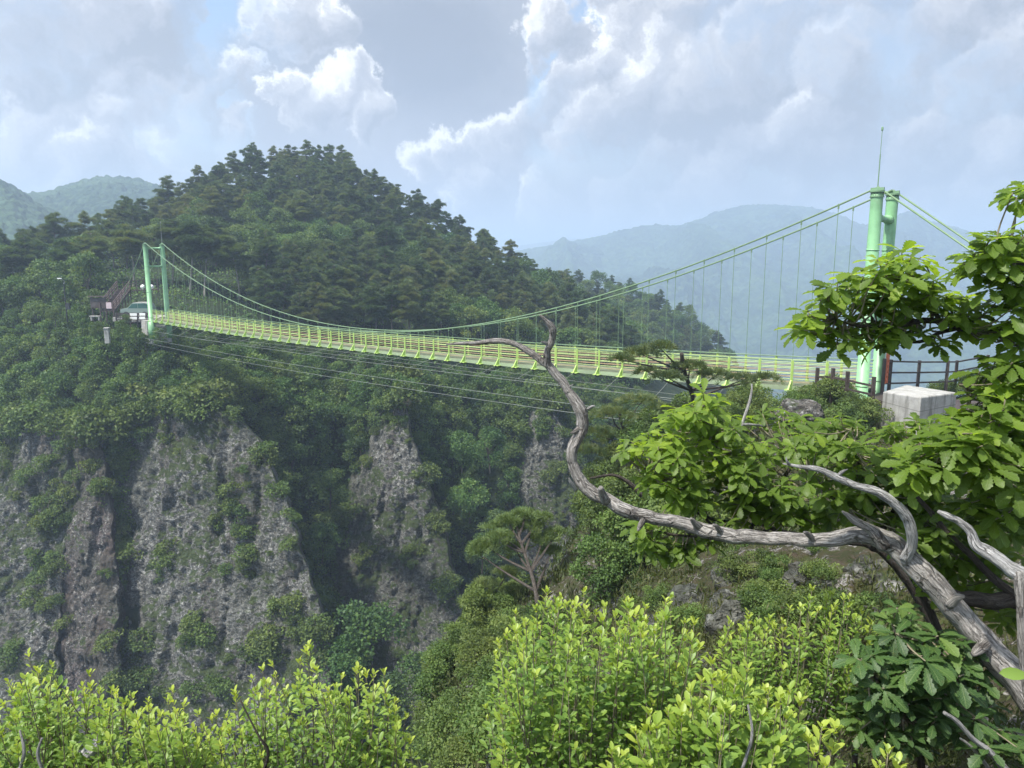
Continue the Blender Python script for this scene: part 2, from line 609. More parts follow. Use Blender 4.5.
def mat_concrete(name):
    m, t = new_mat(name)
    pos = t.node('ShaderNodeNewGeometry').outputs['Position']
    n = t.noise(pos, 2.5, 6, 0.65)
    c = t.mix(t.mr(n, 0.3, 0.7), (.29, .285, .265), (.40, .395, .37))
    st = t.noise(t.vm('MULTIPLY', pos, (1.0, 1.0, 0.12)), 3.2, 5, 0.65)
    c = t.mix(t.mr(st, 0.50, 0.64, 0.0, 0.75), c, (.16, .155, .14))
    bl = t.noise(pos, 1.1, 6, 0.7)
    c = t.mix(t.mr(bl, 0.52, 0.64, 0.0, 0.6), c, (.20, .195, .165))
    z = t.node('ShaderNodeSeparateXYZ', {0: pos}).outputs[2]
    jt = t.m('ABSOLUTE', t.m('SUBTRACT', t.m('FRACT', t.m('MULTIPLY', z, 1.55)), 0.5))
    c = t.mix(t.mr(jt, 0.015, 0.03, 0.6, 0.0), c, (.13, .125, .115))
    pr = t.node('ShaderNodeBsdfPrincipled', {'Base Color': c, 'Roughness': 0.92})
    pr.inputs['Specular IOR Level'].default_value = 0.2
    b = t.node('ShaderNodeBump', {'Strength': 0.5, 'Distance': 0.02, 'Height': t.noise(pos, 14.0, 6, 0.65)})
    t.l.new(b.outputs[0], pr.inputs['Normal'])
    finish(t, pr.outputs[0])
    return m


M['concrete'] = mat_concrete('weathered_concrete')


def mat_rock(name, base=((.11, .11, .10), (.38, .375, .355)), moss=1.0, cell=3.3, warm=0.3):
    """pebbly conglomerate: pale lichen blotches between dark gaps, purple-brown runs of damp, moss on the ledges"""
    m, t = new_mat(name)
    geo = t.node('ShaderNodeNewGeometry')
    pos = geo.outputs['Position']
    warp = t.vm('ADD', pos, t.vm('SCALE', t.noise(pos, 1.1, 3, out=1), 0.7))
    sq = t.vm('MULTIPLY', warp, (1.0, 1.0, 1.35))
    v1 = t.voro(sq, cell)
    v2 = t.voro(sq, cell * 2.7)
    n1 = t.noise(pos, 0.35, 6, 0.62)
    n2 = t.noise(pos, 5.5, 6, 0.7)
    peb = t.m('ADD', t.mr(v1, 0.20, 0.62, 0.55, 0.0), t.mr(v2, 0.15, 0.6, 0.45, 0.0))
    peb = t.m('MULTIPLY', peb, t.mr(n2, 0.32, 0.62, 0.30, 1.15))
    c = t.mix(peb, base[0], base[1])
    lich = t.m('MULTIPLY', t.mr(t.noise(warp, 3.6, 6, 0.72), 0.52, 0.60), t.mr(n1, 0.35, 0.6, 0.25, 1.0))
    c = t.mix(t.m('MULTIPLY', lich, 0.85), c, (.50, .50, .47))
    gap = t.mr(t.noise(t.vm('MULTIPLY', sq, (1.0, 1.0, 1.7)), 2.2, 6, 0.72), 0.40, 0.50, 1.0, 0.0)
    c = t.mix(t.m('MULTIPLY', gap, 0.75), c, (.030, .034, .028))
    run = t.noise(t.vm('MULTIPLY', pos, (1.0, 1.0, 0.10)), 0.33, 4, 0.6)
    c = t.mix(t.mr(run, 0.50, 0.60, 0.0, 0.75 * warm + .2), c, (.10, .080, .072))
    st2 = t.noise(t.vm('MULTIPLY', pos, (1.0, 1.0, 0.07)), 0.8, 5, 0.65)
    c = t.mix(t.mr(st2, 0.54, 0.66, 0.0, 0.6), c, (.045, .045, .042))
    big = t.noise(pos, 0.12, 3, 0.5)
    c = t.mix(t.mr(big, 0.38, 0.62, 0.55, 0.0), c, (.075, .082, .062))
    mo = t.m('ADD', t.m('ADD', t.m('MULTIPLY', t.noise(pos, 0.16, 3, 0.5), 0.5), t.m('MULTIPLY', t.noise(pos, 1.3, 6, 0.7), 0.5)), t.m('MULTIPLY', t.node('ShaderNodeSeparateXYZ', {0: geo.outputs['Normal']}).outputs[2], 0.16))
    mc = t.mix(t.noise(pos, 6.0, 3), (.026, .042, .016), (.075, .10, .034))
    c = t.mix(t.mr(mo, 0.68 - 0.12 * moss, 0.73 - 0.12 * moss, 0.0, 0.92), c, mc)
    pr = t.node('ShaderNodeBsdfPrincipled', {'Base Color': c, 'Roughness': 0.95})
    pr.inputs['Specular IOR Level'].default_value = 0.15
    h = t.m('ADD', t.m('MULTIPLY', peb, 0.6), t.m('SUBTRACT', n2, t.m('MULTIPLY', gap, 0.8)))
    b = t.node('ShaderNodeBump', {'Strength': 0.9, 'Distance': 0.22 * 3.3 / cell, 'Height': h})
    t.l.new(b.outputs[0], pr.inputs['Normal'])
    finish(t, pr.outputs[0])
    return m


M['rock'] = mat_rock('conglomerate_rock')
M['rock_brown'] = mat_rock('purplish_scree', ((.085, .07, .068), (.25, .215, .205)), .5, 3.6, 1.0)
M['rock_near'] = mat_rock('near_rock', ((.085, .08, .07), (.24, .23, .21)), 0.35, 6.5, 0.15)


def mat_soil(name, cols, scale=0.5, bump=0.6, rock=0.0):
    m, t = new_mat(name)
    pos = t.node('ShaderNodeNewGeometry').outputs['Position']
    n1 = t.noise(pos, scale, 7, 0.65)
    n2 = t.noise(pos, scale * 7, 6, 0.7)
    c = t.mix(t.mr(n1, 0.35, 0.65), cols[0], cols[1])
    c = t.mix(t.mr(n2, 0.42, 0.66), c, cols[2])
    if rock:
        rk = t.noise(t.vm('MULTIPLY', pos, (1, 1, 1.6)), scale * 3.2, 7, 0.7)
        w = t.mr(rk, 0.60 - 0.1 * rock, 0.66 - 0.1 * rock)
        n3 = t.noise(pos, scale * 30, 4, 0.7)
        c = t.mix(w, c, t.mix(t.mr(n3, 0.4, 0.62), (.07, .065, .06), (.33, .315, .29)))
    pr = t.node('ShaderNodeBsdfPrincipled', {'Base Color': c, 'Roughness': 0.95})
    pr.inputs['Specular IOR Level'].default_value = 0.1
    b = t.node('ShaderNodeBump', {'Strength': bump, 'Distance': 0.25, 'Height': t.m('ADD', n2, t.m('MULTIPLY', n1, .5))})
    t.l.new(b.outputs[0], pr.inputs['Normal'])
    finish(t, pr.outputs[0])
    return m


M['forest_floor'] = mat_soil('forest_floor', [(.012, .020, .010), (.022, .036, .016), (.035, .045, .022)], 0.3)
M['spur'] = mat_soil('mossy_slope', [(.040, .045, .020), (.060, .070, .026), (.075, .06, .042)], 0.8, 0.8, 0.55)


def mat_far(name, cols, s):
    """a wooded mountain seen from far off: crowns as small light and dark clumps, lighter broadleaf stands"""
    m, t = new_mat(name)
    pos = t.node('ShaderNodeNewGeometry').outputs['Position']
    v = t.voro(pos, 0.11 * s)
    n = t.noise(pos, 0.006 * s, 7, 0.62)
    n2 = t.noise(pos, 0.06 * s, 5, 0.7)
    c = t.mix(t.mr(n, 0.40, 0.62), cols[0], cols[1])
    c = t.mix(t.mr(n2, 0.4, 0.65, 0, .6), c, cols[2])
    c = t.mix(t.mr(v, 0.2, 0.8, 0.0, 0.5), c, cols[0])
    pr = t.node('ShaderNodeBsdfPrincipled', {'Base Color': c, 'Roughness': 0.95})
    pr.inputs['Specular IOR Level'].default_value = 0.05
    b = t.node('ShaderNodeBump', {'Strength': 1.0, 'Distance': 5.0 / s, 'Height': t.m('ADD', t.m('MULTIPLY', v, -1), n2)})
    t.l.new(b.outputs[0], pr.inputs['Normal'])
    finish(t, pr.outputs[0])
    return m


M['far'] = mat_far('far_forest', [(.012, .028, .020), (.050, .090, .045), (.11, .16, .065)], 1.0)
M['far_near'] = mat_far('wooded_ridge', [(.018, .040, .026), (.048, .085, .042), (.085, .13, .058)], 2.0)


def mat_bark(name, cols, sc_=1.0, bump=0.8, spots=True, dist=0.012):
    m, t = new_mat(name)
    uv = t.node('ShaderNodeUVMap').outputs[0]
    obj = t.node('ShaderNodeTexCoord').outputs['Object']
    st = t.vm('MULTIPLY', uv, (7.0 * sc_, 9.0 * sc_, 1))
    w = t.vm('ADD', st, t.vm('SCALE', t.noise(obj, 9.0 * sc_, 4, out=1), 0.7))
    n1 = t.noise(w, 1.6, 7, 0.68)
    n2 = t.noise(t.vm('MULTIPLY', w, (2.2, .5, 1)), 2.2, 6, 0.75)
    n3 = t.noise(obj, 7.0 * sc_, 6, 0.65)
    c = t.mix(t.mr(n1, 0.32, 0.66), cols[0], cols[1])
    c = t.mix(t.mr(n2, 0.45, 0.66, 0, .75), c, cols[2])
    ve = t.voro(t.vm('ADD', t.vm('MULTIPLY', uv, (9.0, 11.0, 1)), t.vm('SCALE', t.noise(obj, 14.0, 4, out=1), 1.1)), 1.0, 'DISTANCE_TO_EDGE')
    plate = t.m('MULTIPLY', t.mr(ve, 0.02, 0.10, 1.0, 0.0), t.mr(n3, 0.42, 0.55))
    crack = t.m('MAXIMUM', plate, t.m('MAXIMUM', t.mr(n2, 0.34, 0.45, 1.0, 0.0), t.mr(t.noise(t.vm('MULTIPLY', w, (5.0, 1.1, 1)), 3.0, 4, 0.7), 0.36, 0.44, 1.0, 0.0)))
    c = t.mix(t.m('MULTIPLY', crack, 0.62), c, (.035, .030, .026))
    if spots:
        c = t.mix(t.mr(n3, 0.56, 0.66, 0, .7), c, (.055, .047, .042))
    pr = t.node('ShaderNodeBsdfPrincipled', {'Base Color': c, 'Roughness': 0.85})
    pr.inputs['Specular IOR Level'].default_value = 0.2
    b = t.node('ShaderNodeBump', {'Strength': bump, 'Distance': dist, 'Height': t.m('SUBTRACT', t.m('ADD', n2, t.m('MULTIPLY', n1, .8)), crack)})
    t.l.new(b.outputs[0], pr.inputs['Normal'])
    finish(t, pr.outputs[0])
    return m


M['deadwood'] = mat_bark('weathered_deadwood', [(.17, .155, .14), (.33, .31, .285), (.50, .48, .445)])
M['silver'] = mat_bark('silvered_deadwood', [(.26, .255, .245), (.44, .435, .42), (.62, .61, .59)], spots=False)
M['bark'] = mat_bark('oak_bark', [(.045, .036, .030), (.085, .072, .060), (.14, .125, .105)])
M['pinebark'] = mat_plain('pine_bark', (.125, .10, .085), 0.9, 0, .35, 3.0)
M['palebark'] = mat_plain('pale_bark', (.25, .23, .20), 0.9, 0, .3, 3.0)
M['twig'] = mat_plain('twig_bark', (.16, .14, .09), 0.8, 0, .3, 20.0)
M['haze'] = None

# ------------------------------------------------------------------ the ground
HX = [-220, 0, 80, 155, 230, 310, 332, 395, 440, 470, 540, 600, 660, 720]
# per column: (py, Y) of crest, upper hill, bench at the bridge's height, cliff top, cliff foot
HT = [
    [(285, 120), (298, 110), (322, 98), (400, 88), (740, 72)],
    [(276, 124), (290, 112), (318, 97), (405, 85), (740, 70)],
    [(264, 130), (284, 112), (316, 95), (398, 83), (740, 69)],
    [(228, 148), (270, 116), (318, 90), (392, 80), (740, 66)],
    [(188, 164), (256, 126), (326, 95), (395, 81), (740, 65)],
    [(173, 174), (254, 132), (340, 100), (428, 86), (740, 70)],
    [(174, 174), (257, 133), (344, 101), (440, 90), (740, 76)],
    [(204, 170), (268, 133), (346, 101), (398, 88), (740, 74)],
    [(236, 167), (282, 133), (346, 105), (430, 93), (740, 77)],
    [(252, 165), (290, 136), (350, 110), (440, 95), (740, 83)],
    [(292, 160), (318, 138), (356, 116), (402, 99), (740, 81)],
    [(328, 157), (345, 140), (372, 122), (420, 108), (740, 89)],
    [(372, 152), (385, 140), (408, 126), (442, 114), (740, 98)],
    [(420, 150), (430, 140), (445, 128), (465, 118), (740, 105)],
]
NCOL, NROW = 300, 170
_px = np.linspace(HX[0], HX[-1], NCOL)
_ht = np.array(HT, float)
_lv = np.linspace(0, 4, NROW)


def smooth1(a, k, axis):
    ker = np.hanning(k + 2)[1:-1]
    ker /= ker.sum()
    p = k // 2
    pad = [(0, 0)] * a.ndim
    pad[axis] = (p, p)
    b = np.pad(a, pad, mode='reflect', reflect_type='odd')
    return np.apply_along_axis(lambda x: np.convolve(x, ker, 'valid'), axis, b)


def table_surface(cols, tab, px, lv, kc=9, kr=15):
    a = np.stack([[np.interp(px, cols, tab[:, l, c]) for c in (0, 1)] for l in range(tab.shape[1])])   # level, (py,Y), px
    a = a.transpose(0, 2, 1)
    g = np.stack([[np.interp(lv, np.arange(tab.shape[1]), a[:, j, c]) for j in range(len(px))] for c in (0, 1)], -1)
    g = g.transpose(1, 0, 2)
    g = smooth1(smooth1(g, kr, 0), kc, 1)
    return g          # row, col, (py,Y)


HG = table_surface(HX, _ht, _px, _lv)
HV = P(np.broadcast_to(_px, HG.shape[:2]), HG[..., 0], HG[..., 1])


def hill_depth(px, py):
    j = int(np.clip((px - HX[0]) / (HX[-1] - HX[0]) * (NCOL - 1), 0, NCOL - 1))
    return float(np.interp(py, HG[:, j, 0], HG[:, j, 1]))


def hill_at(px, lv):
    j = int(np.clip((px - HX[0]) / (HX[-1] - HX[0]) * (NCOL - 1), 0, NCOL - 1))
    i = lv / 4 * (NROW - 1)
    return float(np.interp(i, np.arange(NROW), HG[:, j, 0])), float(np.interp(i, np.arange(NROW), HG[:, j, 1]))


hv = HV.copy()
hv[..., 2] += 1.2 * fbm(HV * 0.12, 4)
hv[..., 1] += 1.0 * fbm(HV * 0.15 + 40, 4)
back = []
for k, (dy, dz) in enumerate(((150, -150), (95, -70), (45, -22), (15, -4))):
    b = HV[0].copy()
    b[:, 0] *= 1 + dy / b[:, 1] * 0.6
    b[:, 1] += dy
    b[:, 2] = np.maximum(b[:, 2] + dz, -150)
    back.append(b)
foot = []
for dy, z in ((-4, None), (-10, -105), (-14, -150.5)):
    b = HV[-1].copy()
    b[:, 1] += dy
    b[:, 2] = b[:, 2] - 14 if z is None else z
    foot.append(b)
allr = np.concatenate([np.array(back), hv, np.array(foot)])
hill = link('hill', npmesh('hill', allr.reshape(-1, 3), grid_faces(len(allr), NCOL)[:, ::-1], True), M['forest_floor'])
tag(hill, 'steep wooded hill across the gorge behind the bridge', 'hill', kind='structure')


def ridge(name, label, sky, base_py, base_Y, mat, amp, fs, nrow=90, ncol=220, bump=0.0, bf=0.1, back=0.35):
    """a wooded ridge: sky = (px,py,Y) along its crest; falls towards the viewer down to (base_py, base_Y)"""
    s = np.array(sky, float)
    px = np.linspace(s[0, 0], s[-1, 0], ncol)
    cy_ = smooth1(np.interp(px, s[:, 0], s[:, 1]), 7, 0)
    cY = smooth1(np.interp(px, s[:, 0], s[:, 2]), 7, 0)
    C = P(px, cy_, cY)
    B = P(px, np.full(ncol, base_py), np.full(ncol, base_Y))
    w = np.linspace(0, 1, nrow)[:, None, None]
    V = C[None] * (1 - w) + B[None] * w
    hump = np.sin(np.pi * w[..., 0])
    rd = ridged(np.stack([V[..., 0] * fs, V[..., 1] * fs * 0.3, V[..., 2] * fs * 0.55], -1), 4) - 0.55
    V[..., 2] += amp * rd * np.clip(w[..., 0] * 5, 0, 1) * (0.6 + 0.6 * hump)
    if bump:
        q = V * bf
        V[..., 2] += bump * np.abs(vnoise(q * 1.0) - 0.5) * 2 + bump * 0.6 * vnoise(q * 2.3)
    rows = [V]
    bk = C.copy()
    bk[:, :2] *= 1 + back
    bk[:, 2] = -150.5
    ft = B.copy()
    ft[:, 1] -= base_Y * 0.1
    ft[:, 2] = -150.5
    A = np.concatenate([bk[None], V, ft[None]])
    o = link(name, npmesh(name, A.reshape(-1, 3), grid_faces(len(A), ncol)[:, ::-1], True), mat)
    return tag(o, label, 'mountain', kind='structure')


ridge('mountain', 'broad hazy blue wooded mountain beyond the bridge tower',
      [(470, 262, 1900), (530, 250, 1800), (570, 243, 1750), (600, 237, 1700), (635, 228, 1680), (655, 225, 1680), (675, 228, 1690), (700, 220, 1700), (720, 212, 1700), (745, 206, 1700), (785, 206, 1700), (815, 209, 1700),
       (840, 216, 1700), (862, 226, 1700), (882, 226, 1700), (900, 215, 1700), (912, 212, 1700), (930, 222, 1700), (945, 226, 1700), (965, 231, 1700), (985, 238, 1700), (1000, 234, 1700), (1040, 228, 1700), (1200, 215, 1700)],
      420, 800, M['far'], 150, 1 / 230., 140, 300, 5.0, 0.10)
ridge('mountain', 'very faint far blue ridge on the horizon left of the broad mountain',
      [(430, 262, 3600), (500, 248, 3600), (545, 242, 3600), (580, 238, 3600), (640, 243, 3600), (760, 240, 3600)], 330, 2600, M['far'], 60, 1 / 400., 30, 80)
ridge('mountain', 'hazy wooded ridge with rounded summits behind the pines at the edge',
      [(-260, 170, 640), (-60, 172, 620), (20, 196, 640), (48, 193, 660), (72, 186, 680), (98, 180, 690), (120, 178, 700), (145, 183, 700), (170, 192, 700), (230, 215, 700), (330, 240, 700)],
      330, 380, M['far_near'], 26, 1 / 90., 150, 330, 3.6, 0.2)
ridge('mountain', 'dark hazy wooded shoulder falling from the edge towards the pines',
      [(-260, 150, 470), (-80, 165, 470), (0, 182, 480), (14, 188, 480), (35, 204, 485), (60, 216, 490), (90, 235, 500), (130, 260, 520), (200, 290, 540)],
      340, 300, M['far_near'], 20, 1 / 80., 120, 240, 3.2, 0.2)

# second wooded shoulder behind the middle of the span
S2X = [440, 500, 560, 600, 640, 680, 712, 734, 746, 760]
S2T = np.array([[(288, 238), (330, 215), (420, 180)], [(288, 236), (330, 214), (420, 178)], [(289, 235), (330, 212), (420, 176)], [(290, 234), (332, 212), (422, 175)],
                [(299, 232), (340, 210), (425, 175)], [(318, 229), (352, 208), (428, 174)], [(345, 226), (370, 208), (430, 176)], [(372, 224), (395, 208), (440, 178)],
                [(400, 222), (415, 208), (450, 180)], [(440, 220), (450, 210), (470, 184)]], float)
_p2 = np.linspace(S2X[0], S2X[-1], 90)
G2 = table_surface(S2X, S2T, _p2, np.linspace(0, 2, 40), 5, 7)
V2 = P(np.broadcast_to(_p2, G2.shape[:2]), G2[..., 0], G2[..., 1])
bk = V2[0] * np.array([1.25, 1.25, 1]); bk[:, 2] = -150.5
ft = V2[-1] * np.array([.95, .92, 1]); ft[:, 2] = -150.5
A2 = np.concatenate([bk[None], V2, ft[None]])
tag(link('hill', npmesh('hill_shoulder', A2.reshape(-1, 3), grid_faces(len(A2), 90)[:, ::-1], True), M['forest_floor']),
    'smaller wooded shoulder behind the middle of the span', 'hill', kind='structure')

gx = np.linspace(-6500, 6500, 60)
gv = np.stack(np.meshgrid(gx, gx + 3000), -1).reshape(-1, 2)
gv = np.concatenate([gv, (-150 + 0 * gv[:, :1])], 1)
tag(link('ground', npmesh('ground', gv, grid_faces(60, 60), True), M['far']), 'wooded valley floor far below the bridge', 'ground', kind='structure')

# the spur the photographer stands on: rows of (px,py,Y) from its far profile to the feet
SPUR = [
    [(1500, 330, 62), (1200, 365, 48), (960, 392, 41), (860, 402, 34.5), (740, 408, 31), (640, 442, 29), (600, 486, 28), (560, 548, 26), (505, 606, 24), (452, 668, 21), (428, 745, 18), (400, 900, 14), (200, 1400, 8)],
    [(1500, 440, 26), (1200, 448, 26), (960, 458, 24), (860, 474, 22), (760, 500, 19), (700, 532, 17), (645, 582, 15.5), (605, 632, 14), (560, 690, 12.5), (505, 745, 11.3), (470, 810, 10), (440, 950, 9), (200, 1500, 6)],
    [(1500, 520, 10), (1200, 530, 10), (960, 545, 9.6), (880, 575, 9), (800, 606, 8.4), (740, 632, 7.8), (700, 662, 7.3), (660, 700, 6.9), (610, 760, 6.4), (560, 820, 6), (540, 900, 5.5), (520, 1000, 5), (200, 1600, 4)],
    [(1500, 640, 5.2), (1200, 660, 5.0), (1010, 690, 4.8), (920, 715, 4.6), (860, 735, 4.4), (790, 765, 4.2), (740, 800, 4.0), (690, 860, 3.8), (640, 920, 3.6), (590, 980, 3.5), (540, 1050, 3.4), (400, 1100, 3.3), (0, 1150, 3.2)],
]
sp = []
for row in SPUR:
    a = np.array(row, float)
    w = P(a[:, 0], a[:, 1], a[:, 2])
    sp.append(w)
near = np.array([(6, 1.4, -1.5), (3.5, 1.4, -1.55), (2.2, 1.4, -1.6), (1.7, 1.4, -1.65), (1.3, 1.4, -1.65), (.9, 1.4, -1.65), (.6, 1.4, -1.65), (.2, 1.4, -1.65), (-.2, 1.4, -1.65), (-.6, 1.4, -1.65), (-1, 1.4, -1.7), (-1.8, 1.3, -1.75), (-3.0, 1.0, -1.8)])
sp.append(near)
sp.append(near + np.array([0, -2.5, 0.05]))
sp.append(near * np.array([2, 1, 1]) + np.array([0, -14, .8]))
sp.append(near * np.array([4, 1, 1]) + np.array([0, -50, -149]))
far_drop = sp[0] * np.array([1.02, 1.12, 1]) + np.array([0, 3, -9])
low = far_drop.copy(); low[:, 2] = -150.5
sp = np.array([low, far_drop] + sp)
rows = []
lv = np.linspace(0, len(sp) - 1, 240)
cc = np.linspace(0, sp.shape[1] - 1, 260)
tmp = np.stack([np.stack([np.interp(cc, np.arange(sp.shape[1]), sp[r, :, k]) for k in range(3)], -1) for r in range(len(sp))])
SV = np.stack([np.stack([np.interp(lv, np.arange(len(sp)), tmp[:, j, k]) for j in range(len(cc))], -1) for k in range(3)], -1)
SV = smooth1(smooth1(SV, 9, 0), 9, 1)
dfar = np.linalg.norm(SV, axis=-1)
amp = np.clip(dfar * 0.05, 0.04, 0.8)
SVb = SV.copy()
SVb[..., 2] += amp * fbm(SV * 0.35, 5) + np.clip(amp, 0, .25) * fbm(SV * 1.6, 4) * (dfar < 40)
SVb[..., 1] += amp * 0.8 * fbm(SV * 0.4 + 50, 5)
spur = link('hill', npmesh('spur', SVb.reshape(-1, 3), grid_faces(*SVb.shape[:2])[:, ::-1], True), M['spur'])
tag(spur, 'rocky mossy spur in front, falling away below the dead tree', 'hill', kind='structure')
SPX, SPY = proj(SVb)
SPX = np.where(SVb[..., 1] > 0.5, SPX, -9999)


def spur_point(px, py, lo=0, hi=400):
    """the spur's surface point nearest to that pixel"""
    d = (SPX - px) ** 2 + (SPY - py) ** 2 + np.where((SVb[..., 1] < lo) | (SVb[..., 1] > hi), 1e8, 0)
    d[:34] += 1e8          # its hidden far side
    i = np.unravel_index(np.argmin(d), d.shape)
    return SVb[i]


# ------------------------------------------------------------------ the cliffs
CL = {
    'pale pebbly rock face at the edge beside a dark damp gully': [(414, 22, 58), (440, 6, 76), (480, -14, 74), (560, -60, 64), (640, -85, 56), (720, -95, 54), (800, -95, 54), (900, -95, 54)],
    'purplish brown scree gully between the edge rock face and the broad slab': [(424, 66, 98), (480, 62, 106), (560, 52, 112), (640, 44, 118), (720, 42, 120), (800, 42, 120), (900, 42, 120)],
    'broad pale pebbly rock slab under the green tower': [(400, 150, 205), (415, 130, 236), (440, 122, 258), (500, 118, 286), (560, 115, 304), (612, 112, 322), (660, 112, 330), (720, 112, 338), (800, 112, 345), (900, 112, 345)],
    'tall narrow pale rock fin below the middle of the bridge': [(388, 393, 399), (430, 376, 409), (480, 355, 427), (530, 342, 442), (580, 339, 455), (625, 345, 467), (665, 362, 474), (720, 370, 480), (780, 375, 484)],
    'rough rock face behind the dead branch bend': [(396, 534, 546), (430, 524, 566), (480, 515, 590), (520, 512, 606), (560, 520, 616), (600, 530, 620), (660, 530, 620)],
}
CLIFF_POLY = []
for lab, rws in CL.items():
    a = np.array(rws, float)
    nr, nc = 230, 130
    py = np.linspace(a[0, 0], a[-1, 0], nr)
    jit = 6.0 * fbm(np.stack([py * 0.06, 0 * py, 0 * py + len(lab)], -1), 3)
    xl = smooth1(np.interp(py, a[:, 0], a[:, 1]), 11, 0) + jit
    xr = smooth1(np.interp(py, a[:, 0], a[:, 2]), 11, 0) + jit * 0.7
    s = np.concatenate([[-.16, -.07], np.linspace(0, 1, nc), [1.0, 1.0, 1.0]])
    X = xl[:, None] + (xr - xl)[:, None] * s[None]
    X[:, -3] += 1.5; X[:, -2] += 3.0; X[:, -1] += 4.5
    D0 = np.array([[hill_depth(xl[i] + (xr[i] - xl[i]) * q, py[i]) for q in (.22, .42)] for i in range(nr)]).min(1)
    D0 = smooth1(smooth1(D0, 25, 0), 25, 0)
    D = D0[:, None] + (xr - xl)[:, None] / 110.0 * (1.2 - 3.2 * np.clip(s, 0, 1))[None]
    ss = np.clip(s, 0, 1)
    proud = .8 + 2.0 * np.clip(ss * 2.2, 0, 1) ** 0.8
    pr_ = np.broadcast_to(proud, D.shape).copy()
    pr_[:, 0] = -4; pr_[:, 1] = -0.5
    q_ = .15 if ('edge' in lab) else 1.0
    pr_[:, -3] -= 3.0 * q_; pr_[:, -2] -= 9.0 * q_; pr_[:, -1] -= 18.0 * q_
    top = np.clip((py - a[0, 0]) / 12, 0, 1)[:, None]
    if 'scree' in lab: D = D - 1.6
    D = D - pr_ * (0.35 + 0.65 * top) + (1 - top) * 2.0
    V = P(X, np.broadcast_to(py[:, None], X.shape), D)
    n = -0.9 * np.clip(ridged(V * np.array([.22, .22, .05]) + 3, 3) - .72, 0, 1) * 4 + 0.9 * fbm(V * 0.16, 3) + 0.40 * fbm(V * np.array([.9, .9, 1.3]), 4) + 0.40 * (np.abs(vnoise(V * np.array([2.0, 2.0, 3.0]) + 30) - 0.5) * 2 - .5)
    wgt = np.ones_like(X); wgt[:, :2] = .3
    V[..., 1] -= n * wgt
    V[..., 2] += 0.45 * n * wgt
    o = link('rock_cliff', npmesh('rock_cliff', V.reshape(-1, 3), grid_faces(*X.shape)[:, ::-1], True), M['rock_brown'] if 'scree' in lab else M['rock'])
    tag(o, lab, 'cliff', kind='structure')
    CLIFF_POLY.append((py, xl, xr, lab, V))


def on_cliff(px, py, pad=0):
    for k, (y, l, r, lab, V) in enumerate(CLIFF_POLY):
        if y[0] - 2 < py < y[-1] and np.interp(py, y, l) - pad < px < np.interp(py, y, r) + pad:
            return k + 1
    return 0


def cliff_point(k, px, py):
    y, l, r, lab, V = CLIFF_POLY[k - 1]
    vx, vy = proj(V)
    d = (vx - px) ** 2 + (vy - py) ** 2
    return V[np.unravel_index(np.argmin(d), d.shape)]

# ------------------------------------------------------------------ trees: prototypes (meshes shared by the copies)


def np_tube(pts, rad, n=7, noise=0.0, seed=0, ridges=0, vscale=1.0):
    pts = np.asarray(pts, float)
    rad = np.broadcast_to(np.asarray(rad, float), (len(pts),))
    d = nrm(np.gradient(pts, axis=0))
    up = np.array([0, 0, 1.0]) if abs(d[0, 2]) < .9 else np.array([1.0, 0, 0])
    L = np.concatenate([[0], np.cumsum(np.linalg.norm(np.diff(pts, axis=0), axis=1))])
    V, U = [], []
    ang = np.linspace(0, 2 * np.pi, n + 1)
    for i in range(len(pts)):
        x = nrm(np.cross(d[i], up)); up = nrm(np.cross(x, d[i]))
        r = np.full(n + 1, rad[i])
        if noise or ridges:
            tw = ang + L[i] * 1.2
            q = np.stack([np.cos(tw) * 1.3, np.sin(tw) * 1.3, np.full(n + 1, L[i] * 2.2 / max(rad.max(), .02) * .12 + seed * 9.7)], -1)
            r = r * (1 + noise * fbm(q * 1.2, 3) + ridges * (ridged(q * np.array([2.2, 2.2, .55]), 2) - .5))
        V.append(pts[i] + np.cos(ang)[:, None] * x * r[:, None] + np.sin(ang)[:, None] * up * r[:, None])
        U.append(np.stack([ang / (2 * np.pi), np.full(n + 1, L[i] * vscale)], -1))
    V = np.concatenate(V); U = np.concatenate(U)
    F = grid_faces(len(pts), n + 1)
    b = len(V)
    for e in (0, len(pts) - 1):             # closed ends
        V = np.vstack([V, pts[e] + d[e] * (rad[e] * .3 if e else -rad[e] * .3)]); U = np.vstack([U, [0.5, L[e]]])
        k = np.arange(n) + e * (n + 1)
        c = np.full(n, len(V) - 1)
        F = np.vstack([F, np.stack([k + 1, k, c, c] if e == 0 else [k, k + 1, c, c], -1)])
    return V, F, U


def tri_safe(F):
    return [tuple(dict.fromkeys(f)) for f in F.tolist()]


def tubes_mesh(name, tubes):
    V, F, U, b = [], [], [], 0
    for (v, f, u) in tubes:
        V.append(v); F += tri_safe(f + b); U.append(u); b += len(v)
    V = np.vstack(V); U = np.vstack(U)
    me = bpy.data.meshes.new(name)
    me.from_pydata(V.tolist(), [], F)
    uv = me.uv_layers.new(name='UVMap')
    li = np.empty(len(me.loops), np.int32)
    me.loops.foreach_get('vertex_index', li)
    uv.data.foreach_set('uv', U[li].astype(np.float32).ravel())
    for p in me.polygons:
        p.use_smooth = True
    me.update()
    return me


def rdir(r, n, up=0.0):
    v = r.normal(size=(n, 3))
    v[:, 2] += up
    return nrm(v)


